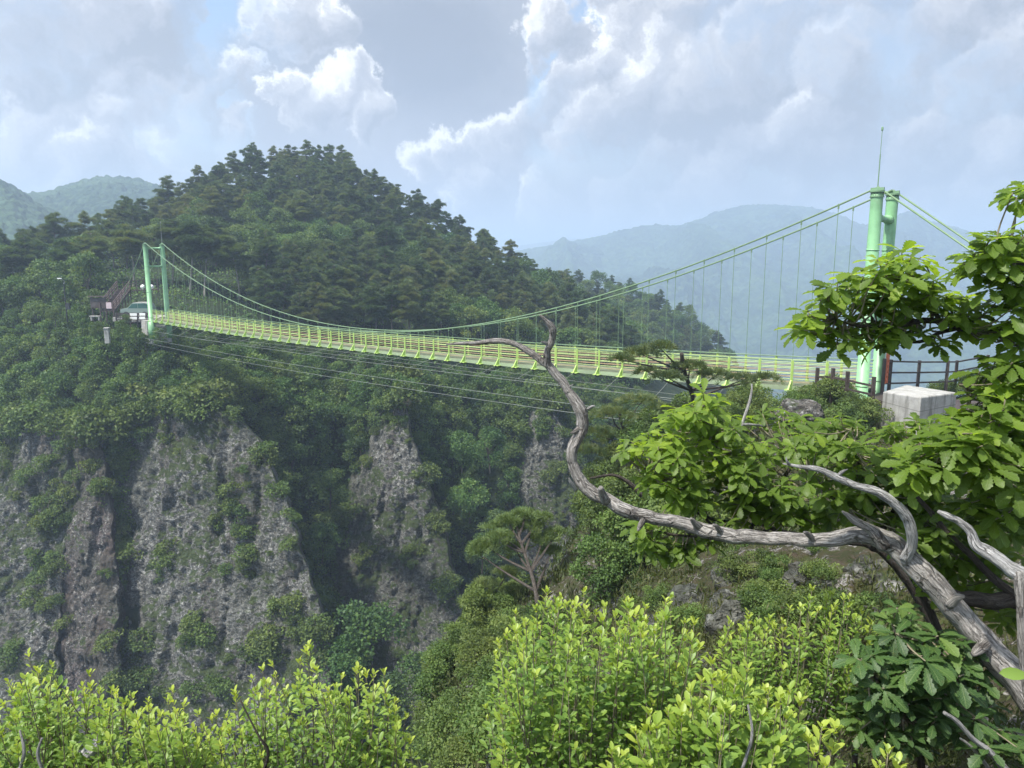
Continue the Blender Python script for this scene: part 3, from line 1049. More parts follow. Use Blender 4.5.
def pine_proto(seed, H=9.0, fmin=None, dens=85, fine=0.40, light=False, spread=1.0):
    """irregular red pine: leaning trunk, limbs ending in flat layered sprays of needle tufts"""
    r = np.random.default_rng(seed)
    lean = r.normal(size=2) * 0.05
    hs = np.linspace(0, 1, 9)
    trunk = np.stack([H * .95 * hs * lean[0] + .22 * np.sin(hs * 5 + seed), H * .95 * hs * lean[1] + .22 * np.cos(hs * 4 + seed), H * .95 * hs], -1)
    trunk -= trunk[0]
    tubes = [np_tube(trunk, .15 * H / 9 * (1 - hs * .85), 6)]
    parts = []
    nl = int(r.integers(22, 29))
    f0 = fmin or r.uniform(.26, .42)
    for i in range(nl):
        f = f0 + (.99 - f0) * (i + r.random() * .8) / nl
        p0 = np.array([np.interp(f * H, trunk[:, 2], trunk[:, k]) for k in range(3)])
        a = i * 2.4 + r.normal() * .6
        g = (f - f0) / (1 - f0)
        reach = (math.sin(min(1, g * 2.4 + .35) * 1.57) * (1 - g) ** .62 + .07) * r.uniform(.6, 1.25) * H * .30 * spread
        dirv = np.array([math.cos(a), math.sin(a), 0])
        end = p0 + dirv * reach + np.array([0, 0, reach * r.uniform(.0, .30)])
        mid = (p0 + end) / 2 + np.array([0, 0, -.07 * reach])
        tubes.append(np_tube(np.array([p0, mid, end]), [.05, .035, .015], 4))
        npad = 2 + int(reach > .9) + int(reach > 1.7)
        for k in range(npad):
            q = (k + 1) / npad
            c = p0 + (end - p0) * (.35 + .65 * q) + np.append(r.normal(size=2) * .16 * reach, r.normal() * .08)
            R_ = np.clip(r.uniform(.30, .46) * reach * (1.1 - .3 * q), .20, .70)
            n = int(dens * R_ * R_ * 2.1) + 5
            rr = r.random(n) ** .5 * R_ * 1.1
            th = r.random(n) * 2 * np.pi
            rr = rr * (1 + .35 * np.sin(th * 3 + r.random() * 6) + .2 * np.sin(th * 5 + r.random() * 6))
            zz = (1 - (rr / R_) ** 2) * R_ * .20 + r.normal(size=n) * .05
            pos = c + np.stack([rr * np.cos(th), rr * np.sin(th), zz], -1)
            out = np.stack([np.cos(th), np.sin(th), 0 * th], -1) * .6 + dirv * .5
            ax = nrm(out * (rr / R_)[:, None] + r.normal(size=(n, 3)) * .32 + np.array([0, 0, .42]))
            tint = np.clip(r.normal(.46 + .10 * r.normal(), .17, n), 0, 1)
            parts.append(leaves(*T_NEEDLE, pos, ax, rdir(r, n, 1.4), r.uniform(.7, 1.2, n) * fine, tint))
    V, F, T, U = cat(parts)
    return tubes, (V, F, T, U)


def broad_proto(seed, H=6.0, Rw=2.3, nclump=30, leaf=.26, per=95, flat=0.75, trunk_r=.12):
    """rounded broadleaf crown of uneven leafy clumps on forking limbs"""
    r = np.random.default_rng(seed)
    tubes, parts = [], []
    top = np.array([r.normal() * .2, r.normal() * .2, H * .55])
    tubes.append(np_tube(np.array([[0, 0, 0], top * .5 + r.normal(size=3) * .1, top]), [trunk_r, trunk_r * .8, trunk_r * .5], 6))
    for i in range(nclump):
        d = rdir(r, 1, .55)[0]
        rad = r.uniform(.55, 1.0)
        c = np.array([0, 0, H * .55]) + d * np.array([Rw, Rw, H * .42]) * rad
        if c[2] < H * .22: c[2] = H * .22 + r.random() * .5
        cr = r.uniform(.50, .95) * Rw * .40
        if i < 9:
            tubes.append(np_tube(np.array([top * r.uniform(.5, .95), (top + c) / 2 + r.normal(size=3) * .15, c]), [trunk_r * .45, trunk_r * .3, .02], 4))
        n = int(per * (cr / (Rw * .3)) ** 2)
        dd = rdir(r, n, .35)
        pos = c + dd * cr * np.array([1.15, 1.15, flat]) * r.uniform(.55, 1.05, (n, 1))
        ax = nrm(dd * .8 + r.normal(size=(n, 3)) * .6 + np.array([0, 0, -.1]))
        nn = nrm(dd * 1.0 + r.normal(size=(n, 3)) * .35 + np.array([0, 0, .55]))
        tint = np.clip(r.normal(.42 + .16 * r.normal(), .15, n), 0, 1)
        parts.append(leaves(*T_QUAD, pos, ax, nn, r.uniform(.7, 1.3, n) * leaf, tint))
    return tubes, cat(parts)


def one_mesh(name, tubes, fol, mb, mf):
    """trunk and crown as one mesh, for trees too far off to show their parts"""
    V, F, T, U = fol
    tv, tf, b = [], [], 0
    for (v, f, u) in tubes:
        tv.append(v); tf.append(f + b); b += len(v)
    tv = np.vstack(tv); tf = np.vstack(tf)
    tf = tf[tf[:, 2] != tf[:, 3]]
    VV = np.vstack([tv, V]); FF = np.vstack([tf, F + len(tv)])
    me = npmesh(name, VV, FF, False, np.concatenate([np.full(len(tv), .3), T]), None, np.concatenate([np.zeros(len(tf)), np.ones(len(F))]))
    me.materials.append(mb)
    me.materials.append(mf)
    return me


PINE = [one_mesh('pine_tree', *pine_proto(100 + i, H=r_, spread=.86, dens=110, fine=.36), M['pinebark'], M['pine']) for i, r_ in enumerate((9.0, 9.6, 8.4, 9.2, 8.8, 9.0, 8.6))]
BROAD = [one_mesh('broadleaf_tree', *broad_proto(200 + i, H=h, Rw=w), M['bark'], M['broad']) for i, (h, w) in enumerate(((6.0, 2.3), (5.4, 2.5), (6.6, 2.2), (5.8, 2.6), (6.2, 2.1), (5.2, 2.3)))]
SCRUB = [one_mesh('shrub', *broad_proto(300 + i, H=1.7, Rw=1.05, nclump=15, leaf=.17, per=60, trunk_r=.035), M['twig'], M['scrub']) for i in range(5)]

EXIST = {}


def place(kind, me, loc, s, rz, label, group, cat_, tilt=(0, 0), sz=1.0):
    o = bpy.data.objects.new(kind, me)
    COL.objects.link(o)
    o.location = loc
    o.rotation_euler = (tilt[0], tilt[1], rz)
    o.scale = (s, s, s * sz)
    tag(o, label, cat_, group)
    return o


def scatter(regionf, n_try, spacing, seed, lvr, pxr):
    """points on the hill, evenly spaced as seen"""
    r = np.random.default_rng(seed)
    out = []
    for _ in range(n_try):
        px = r.uniform(*pxr); lv_ = r.uniform(*lvr)
        py, Y = hill_at(px, lv_)
        ok = regionf(px, py, lv_, Y)
        if not ok: continue
        sp_ = spacing(px, py, lv_, Y)
        if any((px - a[0]) ** 2 + ((py - a[1]) * 1.5) ** 2 < sp_ * sp_ for a in out): continue
        out.append((px, py, lv_, Y))
    return out


def hill_world(px, lv_):
    j = (px - HX[0]) / (HX[-1] - HX[0]) * (NCOL - 1)
    i = lv_ / 4 * (NROW - 1)
    j0, i0 = int(np.clip(j, 0, NCOL - 1)), int(np.clip(i, 0, NROW - 1))
    return hv[i0, j0]


rr_ = np.random.default_rng(77)


# landmarks (seen position, phrase) that tell one tree's place from another's
LMK = [(20, 250, 'at the open edge of the hill above the scrub'), (70, 270, 'beside the tall lamp post'), (125, 240, 'behind the dark stairway'), (155, 200, 'rising above the far tower'), (155, 265, 'just behind the far tower'),
       (210, 190, 'on the slope up from the far tower'), (205, 262, 'behind the hangers nearest the far tower'), (250, 160, 'on the shoulder under the summit'), (310, 160, 'on the rounded summit'),
       (265, 225, 'halfway up between far tower and summit'), (330, 215, 'straight below the summit'), (290, 285, 'behind the steep part of the far cable'), (350, 290, 'above the lowest sag of the cables'), (390, 190, 'on the crest descending from the summit'),
       (410, 245, 'in the middle of the descending slope'), (420, 300, 'just above the middle of the deck'), (470, 225, 'on the lower crest beyond the summit'), (490, 275, 'above the bare forked branch tip'), (540, 275, 'where the crest meets the second shoulder'),
       (560, 310, 'behind the rising near cable'), (610, 330, 'behind the hangers right of the branch fork'), (660, 350, 'behind the near third of the deck')]
LMB = [(20, 340, 'at the outer edge below the lamp post'), (50, 390, 'on top of the edge rock face'), (95, 350, 'beside the concrete pillar below the stairs'), (100, 430, 'in the gully between the two pale slabs'), (150, 360, 'right under the far tower'),
       (190, 385, 'capping the broad pale slab'), (230, 370, 'below the first deck posts'), (270, 400, 'on the slab shoulder under the wind cable'), (300, 440, 'at the head of the dark gully'), (310, 500, 'in the dark gully beside the broad slab'), (330, 560, 'deep in the gully foot'),
       (350, 390, 'under the wind cables before the fin'), (375, 640, 'at the foot of the narrow fin'), (430, 400, 'behind the narrow fin top'), (450, 450, 'right of the narrow fin'), (480, 500, 'in the dark cleft past the fin'), (470, 580, 'at the cleft bottom'),
       (500, 410, 'under the middle of the bridge'), (560, 420, 'above the rough rock face'), (620, 450, 'beyond the oak crown under the bridge'), (600, 390, 'under the deck beside the dead fork'), (400, 690, 'at the gorge bottom'), (200, 690, 'at the foot of the broad slab')]


def where(px, py, L):
    d = [((px - x) / 1.2) ** 2 + (py - y) ** 2 for x, y, _ in L]
    return L[int(np.argmin(d))][2]


TONE_P = ['slender dark pine', 'tall dark pine', 'broad dark pine', 'bushy blue-green pine', 'leaning dark pine', 'round-headed pine', 'narrow-crowned pine']
TONE_B = ['rounded leafy tree', 'low spreading leafy tree', 'tall leafy tree', 'wide dense leafy tree', 'narrow leafy tree', 'small bushy leafy tree']

# pines on the upper hill ------------------------------------------------------
pts = scatter(lambda px, py, l, Y: -70 < px < 640 and not (95 < px < 255 and py > 268),
              26000, lambda px, py, l, Y: 12.8 * (130 / Y) ** .8, 5, (0.0, 1.95), (-70, 640))
pts.sort(key=lambda a: -a[3])
pine_pts = pts[:]
n_p = n_b = 0
for (px, py, l, Y) in pine_pts:
    w = hill_world(px, l)
    # patches of broadleaf trees between the pines, more of them low on the slope
    mix_ = fbm(np.array([w[0] * .045, w[1] * .045, 3.0]), 3) + (l - 1.0) * .28
    i = int(rr_.integers(0, 70))
    if mix_ > 0.20:
        n_b += 1
        place('broadleaf_tree', BROAD[i % 6], w + np.array([0, 0, -.4]), rr_.uniform(.85, 1.25), rr_.uniform(0, 6.28),
              f"{TONE_B[i % 6]} among pines {where(px, py - 25, LMK)}", f"leafy trees {where(px, py - 25, LMK)}", 'tree')
    elif n_p >= 286:
        place('broadleaf_tree', BROAD[i % 6], w + np.array([0, 0, -.4]), rr_.uniform(.85, 1.2), rr_.uniform(0, 6.28),
              f"{TONE_B[i % 6]} among pines {where(px, py - 25, LMK)}", f"leafy trees {where(px, py - 25, LMK)}", 'tree')
    else:
        n_p += 1
        sc_ = rr_.uniform(.68, 1.06) * (0.90 if Y > 150 else 1.0)
        place('pine_tree', PINE[i % 7], w + np.array([0, 0, -.4]), sc_, rr_.uniform(0, 6.28),
              f"{TONE_P[i % 7]} {where(px, py - 25, LMK)}", f"pines {where(px, py - 25, LMK)}", 'tree', tilt=(rr_.normal() * .04, rr_.normal() * .04))
LOG = [n_p, n_b, len(pine_pts)]

# taller pines whose bare trunks show behind the far tower
TALLP = []
for i in range(3):
    tb_, fo_ = pine_proto(150 + i, H=11.0, fmin=.55, spread=.85)
    TALLP.append((tubes_mesh('trunk', tb_), npmesh('crown', fo_[0], fo_[1], False, fo_[2], fo_[3])))
    TALLP[-1][0].materials.append(M['palebark'])
    TALLP[-1][1].materials.append(M['pine'])
for k, (px, py, s_, lab) in enumerate(((133, 296, .92, 'tall pine with a pale bare trunk behind the dark stairway'), (190, 300, 1.0, 'tall pine with a pale trunk just beside the far tower'), (205, 303, 1.0, 'tall bare-trunked pine behind the first hangers'),
                                       (30, 300, .85, 'sparse flat-topped pine with a bare trunk at the open edge'), (72, 300, .8, 'open flat-topped pine standing behind the lamp post'), (12, 305, .75, 'thin open pine at the very edge of the slope'), (96, 296, .85, 'tall pine between the lamp post and the stairway'), (240, 306, .9, 'tall bare-trunked pine behind the middle of the far hangers'), (172, 292, .95, 'tall pine seen between the legs of the far tower and the hangers'))):
    Yd = hill_depth(px, py) + 3
    e = empty('pine_tree', P(px, py, Yd), k * 1.9)
    e.scale = (s_,) * 3
    tag(e, lab, 'tree')
    for nm, me in zip(('trunk', 'crown'), TALLP[k % 3]):
        o = bpy.data.objects.new(nm, me); COL.objects.link(o); o.parent = e

# leafy trees below the bridge and in the gullies ------------------------------


def low_ok(px, py, l, Y):
    if py > 735 or on_cliff(px, py - 4, -3): return False
    if px > 520 and py > 470: return False
    return True


pts = scatter(low_ok, 16000, lambda px, py, l, Y: 20.5 * (85 / Y) ** .9 * (1.0 if py < 440 else 1.1), 9, (2.06, 3.95), (-70, 700))
n_b2 = 0
BR_ = 'leafy trees'
for (px, py, l, Y) in sorted(pts, key=lambda a: a[3]):
    if n_b2 >= 298: break
    n_b2 += 1
    w = hill_world(px, l)
    i = int(rr_.integers(0, 60))
    deckgap = 120 < px < 640 and l < 2.35
    s = rr_.uniform(.62, 1.0) * (0.62 if deckgap else 1.0)
    if l < 2.5: s *= .8
    place('deciduous_tree', BROAD[i % 6], w + np.array([0, 0, -1.6 * s]), s, rr_.uniform(0, 6.28),
          f"{TONE_B[i % 6]} {where(px, py - 12, LMB)}", f"leafy trees {where(px, py - 12, LMB)}", 'tree')
LOG += [n_b2, len(pts)]

# second shoulder: smaller trees farther off ------------------------------------
r2 = np.random.default_rng(31)
got = []
for _ in range(6000):
    j = int(r2.integers(0, 90)); i = int(r2.integers(0, 26))
    px, py = _p2[j], G2[i, j, 0]
    if not (520 < px < 752 and py < 420): continue
    if any((px - a) ** 2 + ((py - b) * 1.5) ** 2 < 9.5 ** 2 for a, b in got): continue
    got.append((px, py))
    k = int(r2.integers(0, 60))
    zone = ('on the crest of the second shoulder' if i < 5 else 'on the second shoulder') + (' above the rising cable' if px < 600 else ' behind the near hangers' if px < 680 else ' at its steep outer end')
    if r2.random() < .6:
        place('round_tree', BROAD[k % 6], V2[i, j] - np.array([0, 0, .6]), r2.uniform(.8, 1.25), r2.uniform(0, 6.28), f"{TONE_B[k % 6]} {zone}", f"leafy trees {zone}", 'tree')
    else:
        place('conifer_tree', PINE[k % 7], V2[i, j] - np.array([0, 0, .6]), r2.uniform(.55, .85), r2.uniform(0, 6.28), f"{TONE_P[k % 7]} {zone}", f"pines {zone}", 'tree')
LOG += [len(got)]

# scrub on the cliffs' edges and ledges ------------------------------------------
ns = 0
r3 = np.random.default_rng(41)
SHL = ['tiny green shrub', 'small tufted shrub', 'bright green shrub', 'spreading shrub', 'drooping shrub']
CLN = {1: 'the edge rock face', 2: 'the brown scree gully', 3: 'the broad pale slab', 4: 'the narrow rock fin', 5: 'the rough rock face behind the branch'}


def add_scrub(px, py, k, s, zone):
    global ns
    w = cliff_point(k, px, py)
    i = int(r3.integers(0, 50))
    place('shrub', SCRUB[i % 5], w + np.array([0, -.15, -.35 * s]), s, r3.uniform(0, 6.28), f"{SHL[i % 5]} {zone} {CLN[k]}", f"shrubs {zone} {CLN[k]}", 'shrub', tilt=(R(18), 0))
    ns += 1


spots = []
for k, (y, l, r_, lab, V) in enumerate(CLIFF_POLY):
    k += 1
    for _ in range({1: 14, 2: 26, 3: 48, 4: 22, 5: 22}[k]):          # along both edges
        py = r3.uniform(y[0], 730); side = r3.random() < (.75 if k == 3 else .6)
        x = np.interp(py, y, l if side else r_) + (r3.uniform(-4, 9) if side else r3.uniform(-10, 0))
        if x < -20 or x > 640: continue
        add_scrub(x, py, k, r3.uniform(.7, 1.5), 'along the border of')
    for _ in range({1: 14, 2: 10, 3: 24, 4: 10, 5: 16}[k]):           # tops
        py = y[0] + 26 * r3.random() ** 1.3 - 3
        x = r3.uniform(np.interp(py, y, l) - 4, np.interp(py, y, r_) + 4)
        if x < -20: continue
        add_scrub(x, py, k, r3.uniform(1.0, 2.3), 'at the top of')
for (x, y, k, s, n) in ((68, 470, 2, 1.2, 3), (62, 520, 2, 1.1, 3), (56, 570, 2, 1.1, 3), (52, 620, 2, 1.1, 3), (50, 670, 2, 1.1, 2), (50, 530, 1, 1.5, 4), (45, 565, 1, 1.3, 3), (38, 610, 1, 1.1, 3), (48, 460, 1, 1.0, 2), (12, 470, 1, 1.2, 3), (10, 660, 1, 1.2, 3), (160, 570, 3, 1.4, 3), (235, 525, 3, 1.3, 5), (248, 540, 3, 1.2, 5), (200, 640, 3, 1.3, 4), (265, 660, 3, 1.5, 6), (290, 620, 3, 1.2, 4),
                        (130, 640, 3, 1.2, 4), (150, 690, 3, 1.3, 4), (215, 690, 3, 1.3, 4), (120, 560, 3, 1.3, 4), (190, 460, 3, .8, 2), (240, 590, 3, .8, 3), (165, 435, 3, .9, 3), (400, 440, 4, .9, 3), (360, 560, 4, 1.2, 4), (410, 560, 4, .9, 3), (560, 470, 5, 1.2, 5), (540, 430, 5, 1.2, 5), (575, 520, 5, 1.1, 4)):
    for _ in range(n):
        add_scrub(x + r3.normal() * 9, y + r3.normal() * 9, k, s * r3.uniform(.6, 1.1), 'on a ledge of')
for _ in range(36):                                             # specks of green all over the faces
    k = int(r3.choice([1, 3, 4, 5])); y, l, r_ = CLIFF_POLY[k - 1][:3]
    py = r3.uniform(y[0] + 20, 720); x = r3.uniform(np.interp(py, y, l), np.interp(py, y, r_))
    if x < 0: continue
    add_scrub(x, py, k, r3.uniform(.35, .7), 'clinging to the face of')
LOG += [ns]

# low growth that fills the ground between the trees: nobody could count it
r4 = np.random.default_rng(51)
n = 46000
ii = r4.integers(8, NROW - 4, n); jj = r4.integers(22, NCOL - 30, n)
w = hv[ii, jj]
ok = np.array([not on_cliff(HG[i, 0, 0] * 0 + _px[j], HG[i, j, 0], -2) for i, j in zip(ii, jj)]) & ~((_px[jj] > 105) & (_px[jj] < 160) & (np.abs(HG[ii, jj, 0] - 316) < 11))
w = w[ok]
# cliff moss tufts
w = w + np.stack([r4.normal(size=len(w)) * .6, r4.normal(size=len(w)) * .5, r4.uniform(.0, .7, len(w))], -1)
n = len(w)
tn = np.clip(.38 + .5 * fbm(w * .16, 3) + r4.normal(size=n) * .12, 0, 1)
V, F, T, U = leaves(*T_QUAD, w, nrm(r4.normal(size=(n, 3)) + np.array([0, -.3, .4])), rdir(r4, n, 1.0) + np.array([0, -.5, 0]), r4.uniform(.25, .5, n), tn)
tag(link('undergrowth', npmesh('undergrowth', V, F, False, T, U), M['broad']), 'low leafy undergrowth between the trees on the gorge side', 'undergrowth', kind='stuff')

# ------------------------------------------------------------------ haze
hb = MB().box((0, 1500, -6), (11000, 11000, 312))
hz = hb.build('haze', None)
m, t = new_mat('air_haze')
pv = t.node('ShaderNodeVolumePrincipled', {'Color': (.64, .79, 1.0, 1), 'Density': 0.00078, 'Anisotropy': 0.25})
o_ = t.node('ShaderNodeOutputMaterial')
t.l.new(pv.outputs[0], o_.inputs['Volume'])
hz.data.materials.append(m)
tag(hz, 'pale blue summer haze filling the valley air', 'haze', kind='stuff')

# ------------------------------------------------------------------ the suspension bridge
Lc = P(159.5, 319, 84.0)
Rc = P(869.5, 388, 32.0)
ZL, ZR = float(Lc[2]), float(Rc[2])
bd = (Rc - Lc); bd[2] = 0
SPAN = float(np.linalg.norm(bd)); bd /= SPAN
GR = np.array([0, 0, (ZR - ZL)])
bn = np.array([bd[1], -bd[0], 0])          # across the deck; +bn points ... towards the viewer's side when negative y
if bn[1] > 0: bn = -bn                     # near side
HW = 0.90                                   # half the width between the railings
NSEG = 49
SAG = 0.62


def deck(t_, side=0.0, z=0.0):
    return Lc + bd * SPAN * t_ + GR * t_ + bn * side + np.array([0, 0, z - SAG * 4 * t_ * (1 - t_)])


bridge = empty('suspension_bridge', Lc)
tag(bridge, 'slender pale green suspension footbridge spanning the gorge between two towers', 'bridge')
inv = Matrix.Translation(Vector(-Lc))


def part(mb, name, mat, parent=bridge, smooth=False, bevel=0.0):
    """built in world metres, kept where it is under its parent (all parents here are unrotated)"""
    o = mb.build(name, mat, None, smooth, bevel)
    base = parent
    off = Vector((0, 0, 0))
    while base is not None:
        off += base.location
        base = base.parent
    o.data.transform(Matrix.Translation(-off))
    o.parent = parent
    return o


TH = {0: 8.5, 1: 8.5}          # tower heights above the deck
TR = {0: .25, 1: .24}
TOPS = {}
for k, C in ((0, Lc), (1, Rc)):
    tw = empty('tower'); tw.parent = bridge
    tw.location = Vector(C - Lc)
    tag(tw, 'green far tower in front of the pines' if k == 0 else 'green near tower with a tall lightning rod')
    for s in (-1, 1):
        b = C + bn * HW * s * (1.02 if k == 0 else 1.12)
        H = TH[k]
        mb = MB().lathe(b, [(TR[k] * 1.5, -2.2), (TR[k] * 1.5, -.25), (TR[k] * 1.04, -.24), (TR[k], H - .45), (TR[k] * .98, H - .3)], 22)
        for zz in (.22, H * .36, H * .70):
            mb.lathe(b, [(TR[k] * 1.0, zz - .03), (TR[k] * 1.07, zz - .028), (TR[k] * 1.07, zz + .028), (TR[k] * 1.0, zz + .03)], 22)
        part(mb, 'column', M['mint'], tw, True)
        mb = MB().lathe(b, [(TR[k] * 1.14, H - .42), (TR[k] * 1.14, H - .36), (TR[k] * .8, H - .36), (TR[k] * .8, H - .22), (TR[k] * 1.2, H - .215), (TR[k] * 1.2, H - .15)], 22)
        for j in range(14):
            a = j * 2 * math.pi / 14
            mb.box((b[0] + math.cos(a) * TR[k] * .98, b[1] + math.sin(a) * TR[k] * .98, b[2] + H - .29), (.03, .03, .13), a)
        mb.bar(b + bd * -.26 + np.array([0, 0, H - .09]), b + bd * .26 + np.array([0, 0, H - .09]), .10, .12)
        part(mb, 'saddle', M['cable_dark'], tw)
        TOPS[(k, s)] = b + np.array([0, 0, H])
    a, b = (C + bn * HW * s for s in (-1, 1))
    for z in ((7.9, 5.9) if k == 0 else (7.25, 3.2)):
        mb = MB()
        d_ = (b - a) / np.linalg.norm(b - a)
        q = np.array([0, 0, z]); L_ = float(np.linalg.norm(b - a)); r0 = .10 if k == 0 else .14
        mb.tube([a + q + d_ * .05, a + q + d_ * .37, a + q + d_ * .38, b + q - d_ * .38, b + q - d_ * .37, b + q - d_ * .05], [r0 * 1.4, r0 * 1.4, r0, r0, r0 * 1.4, r0 * 1.4], 12)
        part(mb, 'crossbeam', M['mint'], tw, True)
    rodb = TOPS[(k, -1)] if k == 0 else TOPS[(k, 1)]
    rh = 2.3 if k == 0 else 2.35
    mb = MB().tube([rodb + np.array([0, 0, -.1]), rodb + np.array([0, 0, rh * .55])], .022, 6).tube([rodb + np.array([0, 0, rh * .5]), rodb + np.array([0, 0, rh])], .012, 6)
    mb.lathe(rodb, [(.012, rh - .16), (.045, rh - .12), (.045, rh - .02), (.01, rh + .02)], 8)
    part(mb, 'lightning_rod', M['grey'] if k == 0 else M['cable_dark'], tw)
    # concrete footing under the columns
    mb = MB().box(C + np.array([0, 0, -1.75]) - bd * (.2 if k == 0 else -.2), (.8, 2.3, 1.9), math.atan2(bd[1], bd[0]))
    part(mb, 'footing', M['concrete'], tw, bevel=.04)
# red and orange climbing ladder on the near tower's far column
mb = MB()
lb = Rc - bn * HW + bd * .40 + bn * .05
for j in range(2):
    mb.bar(lb + bn * (.13 * (1 if j else -1)) + np.array([0, 0, .15]), lb + bn * (.13 * (1 if j else -1)) + np.array([0, 0, 4.3]), .07, .05)
for j in range(17):
    z = .3 + j * .24
    mb.bar(lb - bn * .13 + np.array([0, 0, z]), lb + bn * .13 + np.array([0, 0, z]), .05, .09)
part(mb, 'ladder', M['redlad'], bridge)

# main cables: parabola to the middle, back stays to the anchors
ZLOW = 1.28
CAB = {}
for s in (-1, 1):
    pts_ = []
    for t_ in np.linspace(0, 1, 60):
        u = 2 * t_ - 1
        z = ZLOW - SAG + (TH[0] * (1 - t_) + TH[1] * t_ - ZLOW + SAG) * u * u
        p = Lc + bd * SPAN * t_ + bn * HW * s
        p[2] = ZL + GR[2] * t_ + z
        pts_.append(p)
    mb = MB().tube(pts_, .038, 8)
    CAB[s] = pts_
    for k, sg in ((0, -1), (1, 1)):
        tp = TOPS[(k, s)]
        an = tp + bd * sg * (13.5 if k else 12.0) + bn * .1 * s
        an[2] = (ZL - 1.2) if k == 0 else (ZR - 1.3)
        mb.tube([tp, tp + (an - tp) * .5 + np.array([0, 0, -.06]), an], .038, 8)
    part(mb, 'main_cable', M['cable'], bridge, True)


def cable_z(t_):
    u = 2 * t_ - 1
    return ZLOW - SAG + (TH[0] * (1 - t_) + TH[1] * t_ - ZLOW + SAG) * u * u


for s in (-1, 1):
    for i in range(1, NSEG):
        t_ = i / NSEG
        p = deck(t_, HW * s, -.05)
        q = p.copy(); q[2] = ZL + GR[2] * t_ + cable_z(t_)
        if q[2] - p[2] < .25: continue
        mb = MB().tube([p, q], .013, 5)
        mb.tube([q + np.array([0, 0, -.16]), q + np.array([0, 0, .05])], .036, 6)
        part(mb, 'hanger', M['cable'], bridge)

# deck: steel edge beams, boards, cross beams
mb = MB()
ts = np.linspace(0, 1, NSEG + 1)
for s in (-1, 1):
    mbp = [deck(t_, (HW - .02) * s, -.12) for t_ in ts]
    for a, b in zip(mbp[:-1], mbp[1:]):
        mb.bar(a, b, .10, .20)
part(mb, 'edge_beam', M['deck'], bridge)
mb = MB()
for a_, b_ in zip(ts[:-1], ts[1:]):
    mb.bar(deck(a_, 0, -.03), deck(b_, 0, -.03), 1.82, .05)
part(mb, 'deck_boards', M['boards'], bridge)
mb = MB()
for t_ in ts:
    mb.bar(deck(t_, -HW - .32, -.25), deck(t_, HW + .32, -.25), .10, .10)
part(mb, 'cross_beam', M['black'], bridge)
# railing: posts with splayed feet, ropes between
for s in (-1, 1):
    for t_ in ts:
        b = deck(t_, HW * s, 0)
        mb = MB().bar(b + np.array([0, 0, -.22]), b + np.array([0, 0, 1.16]), .095, .095)
        mb.add([b + bn * s * .05 + np.array([0, 0, .26]) - bd * .03, b + bn * s * .36 + np.array([0, 0, -.18]) - bd * .03, b + bn * s * .05 + np.array([0, 0, -.18]) - bd * .03,
                b + bn * s * .05 + np.array([0, 0, .26]) + bd * .03, b + bn * s * .36 + np.array([0, 0, -.18]) + bd * .03, b + bn * s * .05 + np.array([0, 0, -.18]) + bd * .03],
               [(0, 1, 2), (5, 4, 3), (0, 3, 4, 1), (1, 4, 5, 2), (2, 5, 3, 0)])
        mb.bar(b + bn * s * .14 + np.array([0, 0, -.19]) - bd * .20, b + bn * s * .14 + np.array([0, 0, -.19]) + bd * .20, .30, .05)
        part(mb, 'railing_post', M['lime'], bridge)
    for z, rr, mt, nm in ((1.15, .028, 'cable', 'top_rope'), (1.0, .019, 'cream', 'rope'), (.86, .019, 'cream', 'rope'), (.72, .016, 'rust', 'rope'), (.58, .019, 'cream', 'rope'), (.44, .016, 'rust', 'rope'), (.30, .019, 'cream', 'rope'), (.16, .016, 'rust', 'rope')):
        mb = MB().tube([deck(t_, (HW - .05) * s, z) for t_ in ts], rr, 6)
        part(mb, nm, M[mt], bridge)
# wind cables swinging out below the deck, and the ties that hold them
for s in (-1, 1):
    for (out, dn, t0, t1) in ((2.2, .55, .0, 1.0), (2.9, 1.35, .02, .97), (3.3, 1.75, .03, .95)):
        pts_ = []
        for x in np.linspace(0, 1, 40):
            t_ = t0 + (t1 - t0) * x
            c = 4 * x * (1 - x)
            e = (1 - c)
            p = Lc + bd * SPAN * t_ + bn * s * (HW + out * (1.0 - .5 * e))
            p[2] = ZL + GR[2] * t_ - SAG * 4 * t_ * (1 - t_) - dn - e * .5
            pts_.append(p)
        part(MB().tube(pts_, .014, 6), 'wind_cable', M['wire'], bridge)
        if dn < 1:
            main = pts_
    for i in range(3, NSEG - 1, 2):
        t_ = i / NSEG
        x = np.interp(t_, np.linspace(0, 1, 40), np.arange(40))
        a = main[int(x)] * (1 - x % 1) + main[min(int(x) + 1, 39)] * (x % 1)
        part(MB().tube([deck(t_, (HW + .3) * s, -.2), a], .013, 5), 'tie_rod', M['wire'], bridge)

# ------------------------------------------------------------------ far end: path, stairs, boards


def W3(px, py, Y):
    return P(px, py, Y)


def thing(name, label, cat_, loc, group=None):
    e = empty(name, loc)
    return tag(e, label, cat_, group)


def post_rail_fence(name, label, pts3, h, rails, mat, pw=.11, group=None, rail_w=.06, net=False):
    """timber fence along points: each post a part, the rails one part per height"""
    f = thing(name, label, 'fence', pts3[0], group)
    for p in pts3:
        p = np.array(p)
        part(MB().bar(p + np.array([0, 0, -.5]), p + np.array([0, 0, h]), pw, pw), 'post', mat, f, bevel=.008)
    for z in rails:
        mb = MB()
        for a, b in zip(pts3[:-1], pts3[1:]):
            a, b = np.array(a) + np.array([0, 0, z]), np.array(b) + np.array([0, 0, z])
            mb.bar(a, b, rail_w, rail_w * 1.3)
        part(mb, 'rail', mat, f)
    return f


